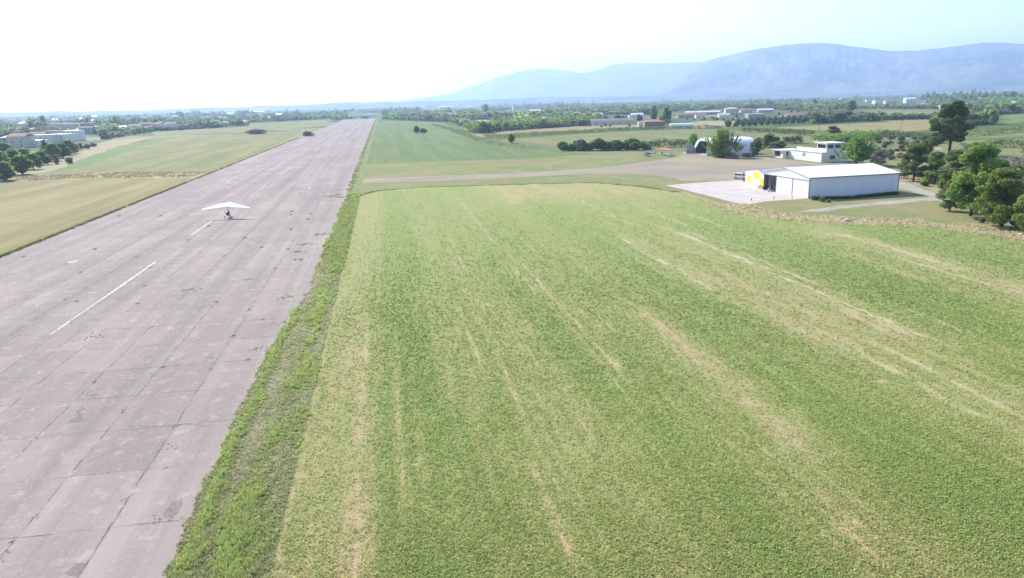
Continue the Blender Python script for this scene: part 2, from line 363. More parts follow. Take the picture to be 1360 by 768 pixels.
# painted dashes: (x, y0, y1, width)
mk = MB()
def dash(x, y0, y1, w=.35):
    y = y0
    while y < y1:   # worn paint: broken into stretches
        l = random.uniform(1.5, 6); l = min(l, y1-y); ww = w*random.uniform(.75, 1.)
        mk.add([(x-ww/2, y, .036), (x+ww/2, y, .036), (x+ww/2, y+l, .036), (x-ww/2, y+l, .036)], [(0, 1, 2, 3)]); y += l+(random.uniform(.05, .5) if random.random() < .6 else 0)
dash(-38.0, 85.5, 101, .30); dash(-37.9, 101, 125.2, .5); dash(-38.5, 151, 169.5, .42)
def d2(a, b, w):
    (x0, y0), (x1, y1) = G(*a), G(*b); x = (x0+x1)/2; dash(x, y0, y1, w)
d2((302, 251), (359, 219), .28); d2((331, 261.5), (357, 243), .34); d2((371, 232.5), (390, 220), .34); d2((397, 215), (410, 206), .35)
d2((395, 246), (425, 217), .3); d2((416, 201), (424, 196.5), .6); d2((431, 192), (437, 188), .7); d2((408, 252), (414, 249), .8)
for p in ((372, 253.5, 6), (388, 257.5, 4), (444, 206, 6), (438, 217, 3), (452, 182, 9), (425, 228, 4), (355, 276, 4), (300, 283, 3)):   # faded cross bars and patches
    x, y = G(p[0], p[1]); mk.add([(x-p[2]/2, y, .036), (x+p[2]/2, y+.3, .036), (x+p[2]/2, y+.6, .036), (x-p[2]/2, y+.5, .036)], [(0, 1, 2, 3)])
tag(mk.build('runway_markings', MAT['marking']), kind='structure')
# dark patched spots
sp_ = MB()
for px, py, w, h in ((230, 677, .55, 1.5), (102, 757, .5, .7), (96, 348, .9, 1.4)):
    x, y = G(px, py); n = 11; ring = [(x+math.cos(t)*w*random.uniform(.6, 1.1), y+math.sin(t)*h*random.uniform(.6, 1.1), .035) for t in [2*math.pi*k/n for k in range(n)]]; sp_.add(ring, [tuple(range(n))])
tag(sp_.build('asphalt_patch', M_plain('asphalt_patch', (.11, .08, .075), var=.25)), kind='structure')

DITCH = pxs([(470, 262), (500, 254), (560, 249), (700, 245), (790, 243), (850, 248), (900, 256), (950, 273), (1000, 287), (1040, 291), (1150, 298), (1240, 300), (1300, 310), (1340, 318)])
FIELDP = [(-7.4, -25), (-7.4, 202)]+DITCH[1:]+[(112, 96), (135, 84), (200, 62), (200, -25)]
SPOTS = [G(a, b_)+(r_, r_*.8) for a, b_, r_ in ((575, 557, .32), (552, 617, .3), (1172, 507, .6))]
_rr = random.Random(5)
ROWS = [(_rr.uniform(-1, 70), _rr.uniform(.10, .22), *(lambda a: (a, a+_rr.uniform(14, 60)))(_rr.uniform(15, 110)), _rr.uniform(.25, .5)) for _ in range(60)]+[(c_, .11, 10, 130, .2) for c_ in (1.2, 4.3, 7.4, 10.6, 13.7, 19.9, 23.)]
def bare_fn(x, y):
    x = x+.6*(fbm(x*0+3.3, y/22., 2)-.5)
    n = fbm(x/3.2, y/22.)-.5; n2 = fbm(x/9.+40, y/50.+9)-.5; n3 = fbm(x/1.1+9, y/2.2, 3)-.5
    n4 = fbm(x/.55+20, y/30.+4, 3)-.5; n5 = fbm(x/.3+7, y/9.+31, 3)-.5; b = .36+.55*n+.4*n2+.55*n3+.55*n4+.45*n5
    g = lambda c, w: np.exp(-((x-c)/w)**2)
    w = lambda a, c, s=8: sstep(a-s, a+s, y)*(1-sstep(c-s, c+s, y))
    b = b+.27*sstep(150, 178, y)*sstep(22, 38, x)*(fbm(x/6, y/18., 3)+.1); k_ = 1-sstep(-2.6, -.6, x+.9*(fbm(x*0+1.7, y/5.)-.5)); b = b*(1-k_)+(b*.6+.48)*k_
    b += .35*g(-3.1, .5)*w(-9, 80)-.3*g(-2.5, .35)*w(60, 130)
    b -= .26*g(1.8, 3.4)*sstep(30, 70, y)+.12*g(1.0, 2.2); b += .1*g(5.3, 1.6)*w(-20, 90)
    b += .30*g(8.5, .22)*w(0, 46, 3)+.35*g(17.4, .28)*w(0, 53, 4)+.35*g(25, 2.)*w(0, 40)+.45*g(28, 2.2)*w(40, 80)+.18*g(13, 2.)*w(0, 60)
    b -= .28*g(22, 3.)*w(85, 160)+.25*g(34.5, 3.5)*w(0, 175)+.22*g(16, 2)*w(60, 120)
    b += .38*g(46, 4.5)*w(20, 95)+.30*g(52, 3.)*w(60, 140)+.2*g(42, 2.)*w(60, 130)
    b -= .42*g(62, 6.)*w(-20, 140)+.35*g(88, 8.)*w(-20, 125)
    b += .45*g(77, 4.)*w(60, 125)+.3*sstep(165, 190, y)*sstep(20, 40, x)+.25*g(30, 8)*w(170, 230)
    brk_ = sstep(.38, .6, fbm(x*.9+5, y/5.+3, 3)); b += .10*g(26.6, 2.6)*w(18, 88)*(.4+brk_)
    for cx, ww, y0, y1, st in ROWS: b = b+st*g(cx, ww)*w(y0, y1, 5)*(.25+brk_)
    b = .34+(b-.34)*.82; b = np.where(b > .6, .6+(b-.6)*(.25+.9*sstep(.4, .62, fbm(x*2.2, y/1.1, 3))), b)
    for cx, cy, rx, ry in SPOTS: b = b+.6*np.exp(-(((x-cx)/rx)**2+((y-cy)/ry)**2)**2*(.5+fbm(x*3, y*3, 2)))
    return np.clip(b, 0, 1)
def straw_fn(x, y):
    g = lambda c, w: np.exp(-((x-c)/w)**2); w = lambda a, c, s=4: sstep(a-s, a+s, y)*(1-sstep(c-s, c+s, y))
    q = fbm(x/.45, y/2.2+8, 4); x = x+.5*(fbm(x*0+9.1, y/6., 3)-.5)
    s = g(40.5, .45)*w(78, 124)+g(52.6, .6)*w(60, 130)+.8*g(54.4, .4)*w(85, 125)+.6*g(43.3, .5)*w(40, 66)+.9*g(78.5, .8)*w(88, 119)+.7*g(75, .6)*w(72, 97)+.7*g(46.6, .5)*w(36, 62)\
        +.6*g(18., .3)*w(88, 110)+.5*g(18.2, .25)*w(120, 200)+.6*g(20.3, .3)*w(60, 68)+.7*g(47, .5)*w(140, 185)+.7*g(57, .6)*w(132, 165)+.6*g(63, .7)*w(128, 150)+.5*g(80.5, .4)*w(80, 100)
    return np.clip(s*sstep(.36, .80, q)*.9, 0, .7)
CG, CO, CT, CS = (np.array(c) for c in ((.245, .305, .105), (.29, .31, .122), (.43, .335, .20), (.56, .48, .33)))
def field_col(x, y):
    b = bare_fn(x, y); s = straw_fn(x, y)
    c = CG[None]*(1-sstep(0, .5, b))[:, None]+CO[None]*(sstep(0, .5, b))[:, None]
    t = sstep(.50, .95, b)[:, None]*.9; c = c*(1-t)+CT[None]*t; c = c*(1-s[:, None])+CS[None]*s[:, None]
    return c, b, s
gx = np.concatenate([np.arange(-7.4, 40, .14), np.arange(40, 135, .3)]); gy = np.arange(-25, 222, .7)
X, Y = np.meshgrid(gx, gy); xs, ys = X.ravel(), Y.ravel(); cc, bb, ss = field_col(xs, ys)
nx, ny = len(gx), len(gy); idx = np.arange(nx*ny).reshape(ny, nx); Fq = np.stack([idx[:-1, :-1], idx[:-1, 1:], idx[1:, 1:], idx[1:, :-1]], -1).reshape(-1, 4)
cen = (xs[Fq].mean(1), ys[Fq].mean(1)); Fq = Fq[inpoly(cen[0], cen[1], FIELDP)]
used = np.unique(Fq); mp_ = -np.ones(nx*ny, int); mp_[used] = np.arange(len(used))
zz = .03+.05*(fbm(xs/1.5, ys/4., 3)-.5)+.02
npmesh('crop_field', np.stack([xs, ys, zz], 1)[used], mp_[Fq], MAT['field'], col=cc[used], kind='structure', smooth=True)

# meadow between ditch, taxiway and hangars
sheet('grass_ground', pxs([(462, 262), (477, 218), (600, 210), (760, 202), (905, 203), (1010, 205), (1200, 215), (1250, 260), (1420, 310), (1360, 335)])+DITCH[::-1], .008, MAT['meadow'], 1.5, 14)
sheet('far_field', pxs([(497.5, 160), (590, 163), (612, 175), (650, 188), (700, 198), (790, 204), (700, 211), (600, 214), (480, 219), (486, 195)]), .02, MAT['far_crop'], 1.5, 12)
sheet('taxiway', pxs([(466, 244.5), (540, 241.5), (620, 238.5), (700, 235), (780, 231), (850, 231), (905, 238), (960, 239), (1000, 237), (1040, 232), (1130, 224), (1180, 222), (1150, 215), (1090, 218), (1052, 213.5), (1028, 210.5), (1005, 207.5), (952, 208.5), (903, 206), (890, 211), (850, 216), (810, 222), (740, 227), (640, 231.5), (540, 235.5), (469, 238)]), .016, MAT['asphalt'], .5, 5)
sheet('concrete_pad', pxs([(883, 246.5), (925, 243), (960, 241), (985, 239.5), (991, 243.5), (1020, 252), (1074, 263.6), (1058, 265), (1040, 266), (1018, 267.5), (1005, 270), (992, 271.5), (975, 269.5), (940, 260), (910, 252.5)]), .022, MAT['pad'], .25, 4)
sheet('concrete_pad', pxs([(905, 203.6), (942, 207.3), (951, 207.6), (960, 203), (925, 201)]), .022, MAT['pad'])
sheet('gravel_road', pxs([(1052, 282), (1100, 275), (1160, 269), (1200, 265.5), (1243, 262), (1300, 268), (1360, 290), (1400, 305), (1400, 322), (1340, 298), (1290, 277), (1245, 266.5), (1200, 270), (1150, 274), (1090, 281.5)]), .018, MAT['track'], .5, 3)
sheet('gravel_road', pxs([(1190, 240), (1215, 246), (1250, 261), (1235, 262), (1192, 250)]), .024, MAT['track'], .5, 3)
sheet('dry_ground', pxs([(1190, 231), (1245, 238), (1300, 262), (1262, 266), (1250, 259.5), (1216, 245), (1190, 239)]), .012, MAT['dry'], .5, 3)
# dry grass bank along the field edge
bank = DITCH[6:]
sheet('dry_ground', [(a+.3, b-.4) for a, b in bank]+[(112, 96), (135, 84), (140, 92), (118, 112)]+[(a+2.5, b+5+2*math.sin(a)) for a, b in bank[::-1]], .030, MAT['dry'], .5, 2)
sheet('dry_ground', pxs([(905, 240), (960, 241), (985, 239), (1000, 236), (960, 237), (900, 236)]), .010, MAT['dry'], .6, 3)
# left side
sheet('mown_field', pxs([(-150, 241), (0, 239.5), (130, 236), (230, 235), (262, 237)])+[(-68.2, 262), (-68.2, 100), (-68.2, 20), (-220, 60)], .012, MAT['mown'], 1, 10)
sheet('dry_ground', pxs([(-60, 238), (40, 233), (120, 230), (270, 229), (275, 234), (262, 237), (130, 236.5), (0, 240.5), (-60, 243)]), .020, MAT['dry'], 1, 7)
sheet('mown_field', pxs([(60, 232.5), (120, 214), (170, 195), (210, 184), (300, 178.5), (420, 172.5)])+[(-68.3, 640), (-68.3, 290)]+pxs([(262, 231)]), .014, MAT['mown_green'], 2, 14)
sheet('crop_strip', pxs([(55, 231.5), (100, 216), (150, 197), (200, 185.5), (240, 182), (215, 187), (160, 204), (110, 222), (80, 231.5)]), .026, MAT['bright'], 2, 12)
sheet('dry_ground', pxs([(10, 232), (60, 214), (110, 195), (150, 186), (205, 182), (190, 186), (150, 197), (100, 216), (60, 232)]), .018, MAT['dry'], 2, 12)
sheet('mown_field', pxs([(205, 181), (320, 176), (440, 167), (455, 162), (300, 170), (200, 176)]), .022, MAT['mown_green'], 2, 14)
for k, (pl, m) in enumerate([([(618, 177), (700, 172.5), (770, 167.5), (850, 165), (852, 169.5), (790, 172.5), (700, 178), (640, 182.5)], 'tan'),
             ([(665, 186.5), (760, 178.5), (850, 173.5), (925, 171.5), (1010, 175), (1060, 186), (960, 193), (905, 193), (860, 192.5), (745, 194)], 'pasture'),
             ([(890, 167), (935, 160.5), (975, 161), (985, 166), (930, 170.5), (880, 171)], 'dry'),
             ([(1030, 169.5), (1110, 165.5), (1210, 160.5), (1245, 160), (1242, 172), (1190, 175.5), (1150, 176), (1100, 173), (1040, 172)], 'mown'),
             ([(985, 173), (1080, 178), (1150, 181), (1140, 190), (1080, 192), (1030, 184)], 'pasture'),
             ([(1320, 155), (1380, 150), (1380, 161), (1322, 165.5)], 'bright'),
             ([(1282, 176), (1400, 164), (1400, 178.5), (1330, 183), (1283, 184)], 'pasture'),
             ([(1240, 193), (1300, 187), (1400, 184), (1400, 205), (1300, 215), (1240, 210)], 'pasture'),
             ([(1120, 150.5), (1180, 147), (1250, 148), (1240, 152), (1170, 155), (1120, 156)], 'pasture'),
             ([(805, 145.5), (870, 143.5), (872, 146), (810, 148.5)], 'tan'), ([(640, 150), (700, 148.5), (705, 153), (650, 156)], 'pasture'),
             ([(1180, 200), (1250, 195), (1250, 222), (1205, 216)], 'dry'), ([(330, 165), (430, 160), (440, 163), (330, 170)], 'pasture')]):
    sheet('field', pxs(pl), .034+.004*k, MAT[m], 1.2, 10)

# verge between runway and field
gx = np.arange(-14.2, -7.2, .25); gy = np.concatenate([np.arange(-25, 215, .5), np.arange(216, 1380, 6)])
X, Y = np.meshgrid(gx, gy); xs, ys = X.ravel(), Y.ravel()
def verge_green(x, y):
    n = fbm(x/1.6+3, y/4.+2)-.5; n2 = fbm(x/.6, y/1.2)-.5; edge = np.exp(-((x+12.2-.8*sstep(80, 160, y))/.55)**2); rt = np.exp(-((x+8.6)/1.)**2)
    near = np.exp(-((x+10.1)/1.0)**2)*sstep(58, 40, y)
    return np.clip(.50+1.2*n+.5*n2+.45*edge+.35*rt*sstep(55, 75, y)+.55*near+.6*sstep(105, 140, y)*sstep(-12, -11, x)-.30*np.exp(-((x+10.6)/.8)**2)*sstep(44, 52, y)*sstep(80, 60, y)-.22*np.exp(-((x+10.9)/.5)**2), 0, 1)
vg = verge_green(xs, ys); A_ = np.array((.33, .29, .18)); B_ = np.array((.27, .285, .14)); D_ = np.array((.225, .31, .095))
vc = A_*(1-sstep(0, .45, vg))[:, None]+B_*sstep(0, .45, vg)[:, None]; t = sstep(.5, .9, vg)[:, None]; vc = vc*(1-t)+D_*t; q_ = sstep(190, 215, ys)[:, None]; vc = vc*(1-q_)+np.array((.20, .245, .10))*q_
def verge_z(x, y): return .02+.30*np.clip(fbm(x/.9, y/1.8)-.35, 0, 1)*np.clip((x+13.6)/1.2, 0, 1)*np.clip((-7.4-x)/.8, 0, 1)
zv = verge_z(xs, ys)
zv = np.where((xs < -13.5), -.05, zv); nx, ny = len(gx), len(gy); idx = np.arange(nx*ny).reshape(ny, nx); Fq = np.stack([idx[:-1, :-1], idx[:-1, 1:], idx[1:, 1:], idx[1:, :-1]], -1).reshape(-1, 4)
# keep only the strip on the field side of the ragged concrete edge, plus thin spill-over
ex = np.interp(ys, [p[1] for p in re], [p[0] for p in re]); zv = np.where(xs < ex+.12, -.03, zv)
npmesh('grass_verge', np.stack([xs, ys, zv], 1), Fq, MAT['verge'], col=vc, kind='structure', smooth=True)

# ---- blades and small plants as real geometry (nobody could count them)
def tris(base, h, w, lean, k, col):
    """k blades per base point"""
    n = len(base)*k; b = np.repeat(base, k, 0); hh = np.repeat(h, k)*rng.uniform(.6, 1.15, n); ww = np.repeat(w, k); a = rng.uniform(0, 2*np.pi, n); l = rng.uniform(.1, 1, n)*np.repeat(lean, k)
    off = rng.normal(0, 1, (n, 2))*ww[:, None]*1.2
    d = np.stack([np.cos(a), np.sin(a), np.zeros(n)], 1); s = np.stack([-np.sin(a), np.cos(a), np.zeros(n)], 1)
    b = b.copy(); b[:, :2] += off
    p0 = b+s*ww[:, None]*.5; p1 = b-s*ww[:, None]*.5; p2 = b+d*(l*hh)[:, None]; p2[:, 2] += hh*np.sqrt(np.clip(1-l*l*.6, .2, 1))
    V = np.stack([p0, p1, p2], 1).reshape(-1, 3); return V, np.arange(n*3).reshape(-1, 3), np.repeat(np.repeat(col, k, 0), 3, 0)
def cards(Cn, size, upb=.3):
    """random leaf quads at centres Cn"""
    n = len(Cn); nrm = rng.normal(0, 1, (n, 3)); nrm[:, 2] = np.abs(nrm[:, 2])+upb; nrm /= np.linalg.norm(nrm, axis=1)[:, None]
    t = np.cross(nrm, rng.normal(0, 1, (n, 3))); t /= np.linalg.norm(t, axis=1)[:, None]; b = np.cross(nrm, t); s = (size*rng.uniform(.6, 1.3, n))[:, None]
    V = np.stack([Cn-t*s*.5-b*s*.35, Cn+t*s*.5-b*s*.28, Cn+t*s*.42+b*s*.38, Cn-t*s*.5+b*s*.3], 1).reshape(-1, 3)
    return V, np.arange(n*4).reshape(-1, 4)
# crop plants
N0 = 400000
inv = rng.uniform(1/235., 1/27., N0*2); py_ = 1/inv; px_ = rng.uniform(-.40, 1.05, N0*2)*py_+2; ok = inpoly(px_, py_, FIELDP) & (px_ > -7.2); px_, py_ = px_[ok][:N0], py_[ok][:N0]
c, b, s = field_col(px_, py_); keep = rng.random(len(px_)) < np.clip(1.1-1.15*b-.8*s, .08, 1); px_, py_, c, b = px_[keep], py_[keep], c[keep], b[keep]
sc_ = np.clip(py_/60., .75, 1.35); cn = np.stack([px_, py_, .07+.10*rng.random(len(px_))*np.clip(sc_, 0, 1.6)], 1)
c = c*(rng.uniform(.85, 1.35, len(c))*(1.42-.37*sstep(40, 110, py_)))[:, None]*np.array((1.03, 1., .97))  # near plants painted brighter to make up for shade between the cards
cn4 = np.repeat(cn, 2, 0)+rng.normal(0, .06, (len(cn)*2, 3))*[1, 1, .5]; cn4[:, 2] = np.maximum(cn4[:, 2], .05)
V, Fq = cards(cn4, np.repeat(.11*sc_, 2), 2.0)
npmesh('crop_plants', V, Fq, MAT['plants'], col=np.repeat(np.repeat(c, 2, 0), 4, 0), label='low alfalfa leaves covering the big field right of the runway', cat='crop', kind='stuff')
# verge grass
n = 30000; y = 1/rng.uniform(1/210., 1/26., n); x = rng.uniform(-13.3, -7.3, n); g = verge_green(x, y); e = np.interp(y, [p[1] for p in re], [p[0] for p in re])
keep = (rng.random(n) < .28+g*g*.8) & ((y < 215) | (rng.random(n) < .4)) & (x > e-.15); x, y, g = x[keep], y[keep], g[keep]; s_ = np.clip(y/60, .8, 2.4)
base = np.stack([x, y, verge_z(x, y)], 1); gg = np.clip(sstep(.35, .95, g)+rng.normal(0, .2, len(g)), 0, 1)[:, None]; cl = (np.array((.44, .55, .165))*gg+np.array((.44, .45, .24))*(1-gg))*(1-.22*sstep(90, 130, y))[:, None]*rng.uniform(.7, 1.25, len(x))[:, None]
dryb = rng.random(len(x)) < .2; cl[dryb] = (.42, .37, .24)
V, Fq, cl = tris(base, .08+.30*g*g*np.clip(s_, 0, 1.4), .05*s_, np.full(len(x), .8), 12, cl)
npmesh('verge_grass', V, Fq, MAT['plants'], col=cl, label='bright green grass tufts along the right edge of the runway', cat='grass', kind='stuff')
n = 26000; y = 1/rng.uniform(1/130., 1/26., n); x = rng.uniform(-13.2, -7.3, n); e = np.interp(y, [p[1] for p in re], [p[0] for p in re]); k_ = (x > e-.05) & (rng.random(n) < .35+.65*fbm(x*2, y*2, 2)); x, y = x[k_], y[k_]
pk = rng.choice(3, len(x), p=[.45, .35, .2]); cl = np.array(((.42, .44, .25), (.54, .46, .31), (.32, .40, .17)))[pk]*rng.uniform(.7, 1.25, len(x))[:, None]
V, Fq, cl = tris(np.stack([x, y, verge_z(x, y)], 1), rng.uniform(.05, .16, len(x)), .045*np.clip(y/60, .8, 2), np.full(len(x), .95), 7, cl)
npmesh('verge_grass', V, Fq, MAT['plants'], col=cl, label='short dull stubble and dry weeds between the bright tufts of the runway verge', cat='grass', kind='stuff')
# weeds in runway joints
jb = []
for _ in range(130):
    if random.random() < .55: jx = -17.5-5*random.randint(0, 9)+random.gauss(0, .05); jy = 1/random.uniform(1/260, 1/35)
    else: jx = random.uniform(-60, -13); jy = 1/random.uniform(1/260, 1/35); jy = 42.2+7.3*round((jy-42.2)/7.3)
    for k in range(random.randint(1, 5)): jb.append((jx+random.gauss(0, .12), jy+random.gauss(0, .2), .03))
for px, py, q in ((119, 449, 14), (250, 386, 12), (333, 372, 6), (225, 595, 10), (405, 325, 18), (398, 345, 12), (425, 312, 14), (380, 395, 12), (372, 430, 10), (395, 335, 12), (345, 465, 12), (440, 261, 22), (455, 262, 22), (450, 259, 14), (215, 690, 14)):
    x, y = G(px, py)
    for k in range(q): jb.append((x+random.gauss(0, .25+q*.03), y+random.gauss(0, .2+q*.02), .03))
jb = np.array(jb); s_ = np.clip(jb[:, 1]/60, .8, 2.5); V, Fq, cl = tris(jb, .10*s_, .045*s_, np.full(len(jb), .9), 7, np.array((.22, .25, .11))[None]*rng.uniform(.6, 1.3, len(jb))[:, None])
npmesh('runway_weeds', V, Fq, MAT['plants'], col=cl, label='weeds sprouting from the cracks between the runway slabs', cat='weeds', kind='stuff')
# dry tall grass: bank and field margins
def strip_pts(path, n, w, off=0):
    P = np.array(path); seg = np.linalg.norm(np.diff(P, axis=0), axis=1); cs = np.concatenate([[0], np.cumsum(seg)]); t = rng.uniform(0, cs[-1], n)
    x = np.interp(t, cs, P[:, 0]); y = np.interp(t, cs, P[:, 1]); i = np.clip(np.searchsorted(cs, t)-1, 0, len(seg)-1); d = (P[i+1]-P[i])/seg[i][:, None]; o = rng.uniform(-w/2, w/2, n)+off
    return np.stack([x-d[:, 1]*o, y+d[:, 0]*o, np.full(n, .02)], 1)
def dry_strip(name, path, n, w, h, label, cols=((.70, .60, .40), (.60, .50, .32), (.38, .38, .18)), bw=.08, off=0):
    b = strip_pts(path, n, w, off); m_ = fbm(b[:, 0]/4, b[:, 1]/4); b = b[rng.random(n) < sstep(.25, .65, m_)+.15]; pick = rng.choice(len(cols), len(b), p=[.5, .3, .2]); cl = np.array(cols)[pick]*rng.uniform(.75, 1.25, len(b))[:, None]
    V, Fq, cl = tris(b, rng.uniform(.5, 1.1, len(b))*h, np.full(len(b), bw), np.full(len(b), .7), 8, cl)
    npmesh(name, V, Fq, MAT['plants'], col=cl, label=label, cat='dry grass', kind='stuff')
dry_strip('dry_grass', DITCH[7:]+[(112, 96), (135, 84)], 5200, 10, .4, 'straw coloured tall grass bank between the big field and the hangars', off=2.5, bw=.1)
dry_strip('dry_grass', [(-67.2, y) for y in range(270, 660, 20)], 2600, 1.8, .35, 'pale dry grass edging the left side of the runway', bw=.16)
dry_strip('grass', [(-66.6, y) for y in range(60, 640, 20)], 5200, .7, .4, 'ragged grass lip along the left edge of the runway, coloured dark as its shadow line', ((.16, .17, .07), (.22, .21, .1), (.12, .13, .06)), bw=.16)  # dark blade colours paint in the thin shadow beside the grass
dry_strip('dry_grass', pxs([(-60, 240), (40, 237), (120, 233), (270, 232)]), 1500, 22, .6, 'brownish dry grass strip between the two mown fields on the left', ((.38, .32, .2), (.30, .24, .16), (.27, .27, .14)), bw=.25)
dry_strip('dry_grass', [(-10.6, y) for y in range(215, 1300, 20)], 2500, 1.4, .45, 'pale grass fringe along the far right edge of the runway', ((.42, .40, .22), (.2, .26, .09), (.2, .24, .09)), bw=.3)
dry_strip('green_grass', DITCH[:7], 1900, 2.2, .2, 'darker green grass line along the ditch at the far end of the big field', ((.18, .24, .09), (.2, .27, .1), (.28, .29, .15)), bw=.14)
dry_strip('dry_grass', pxs([(1190, 236), (1245, 240), (1300, 266)]), 1800, 5, .9, 'reddish dry grass under the trees beside the white hangar', ((.55, .42, .29), (.45, .34, .22), (.36, .32, .19)), bw=.12)
dry_strip('weeds', pxs([(1078, 265), (1130, 264), (1190, 258)]), 1500, 1.3, .8, 'dark weeds growing along the foot of the white hangar wall', ((.06, .09, .03), (.09, .12, .04), (.12, .14, .06)), bw=.1)

# ------------------------------------------------------------------ MOUNTAINS and hills
sk = [(400, 143), (480, 138), (560, 130), (600, 124), (640, 110), (670, 100), (700, 92.5), (730, 91), (755, 94), (775, 97.5), (800, 90), (825, 83.5), (860, 84), (900, 80.5), (945, 78.5), (975, 72), (1000, 66.5), (1030, 61), (1060, 58.5), (1100, 57), (1130, 61.5), (1160, 66), (1210, 68.5), (1250, 64), (1280, 60), (1320, 56), (1345, 57), (1360, 59), (1420, 62), (1500, 75), (1600, 90)]
def hills(name, sk, Rr, depth, lab, mat, relief):
    az = []; el = []; ks = None
    for px, py in sk:
        d = pdir(px, py); az.append(math.atan2(d[0], d[1])); el.append(d[2]/math.hypot(d[0], d[1]))
    A = np.linspace(az[0], az[-1], 420); E = np.interp(A, az, el)
    E = np.convolve(np.pad(E, 6, 'edge'), np.ones(13)/13, 'valid'); E = E+.0012*(fbm(A*60, A*0+2, 4)-.5)*2; V = []; prof = [(-1+t_, t_**1.15) for t_ in np.linspace(0, 1, 26)]+[(.2, .8), (.6, 0)]
    for j, (q, hfrac) in enumerate(prof):
        rr = Rr+q*depth; gul = (fbm(A*38+q*1.5, A*0+q*5+3, 5)-.5); hh = (E*Rr+CAMH)*hfrac*(1+relief*gul*(1-hfrac)**.7*(1 if hfrac > 0 else 0)); hh = np.maximum(hh, -1 if hfrac == 0 else 2)
        V.append(np.stack([np.sin(A)*rr, np.cos(A)*rr, hh-(4 if hfrac == 0 else 0)], 1))
    V = np.concatenate(V); n = len(A); idx = np.arange(len(prof)*n).reshape(len(prof), n); Fq = np.stack([idx[:-1, :-1], idx[:-1, 1:], idx[1:, 1:], idx[1:, :-1]], -1).reshape(-1, 4)
    npmesh(name, V, Fq, mat, smooth=True, kind='structure')
mm = N('mountain_scrub'); p = mm.pos(); mm.color(mm.mix(mm.ramp(mm.noise(p, .0016, 7, .65), [(.38, 0.), (.62, 1.)]), (.04, .065, .04), (.20, .20, .14))); MAT['mtn'] = mm.m
hills('mountains', [(860, 128), (890, 108), (915, 90), (940, 79.5)]+[p for p in sk if p[0] > 944], 9500, 2600, '', MAT['mtn'], 1.)
hills('mountains', [p for p in sk if p[0] < 890]+[(930, 82), (1000, 84), (1100, 90)], 13500, 2600, '', MAT['mtn'], .8)
hills('hills', [(-200, 150.5), (0, 149.5), (90, 148), (160, 147.5), (250, 144.5), (330, 141.5), (420, 138), (470, 136), (520, 135), (600, 134), (690, 131), (735, 128.5), (790, 129), (850, 127.5), (1000, 126), (1500, 116)], 6800, 900, '', MAT['mtn'], .5)

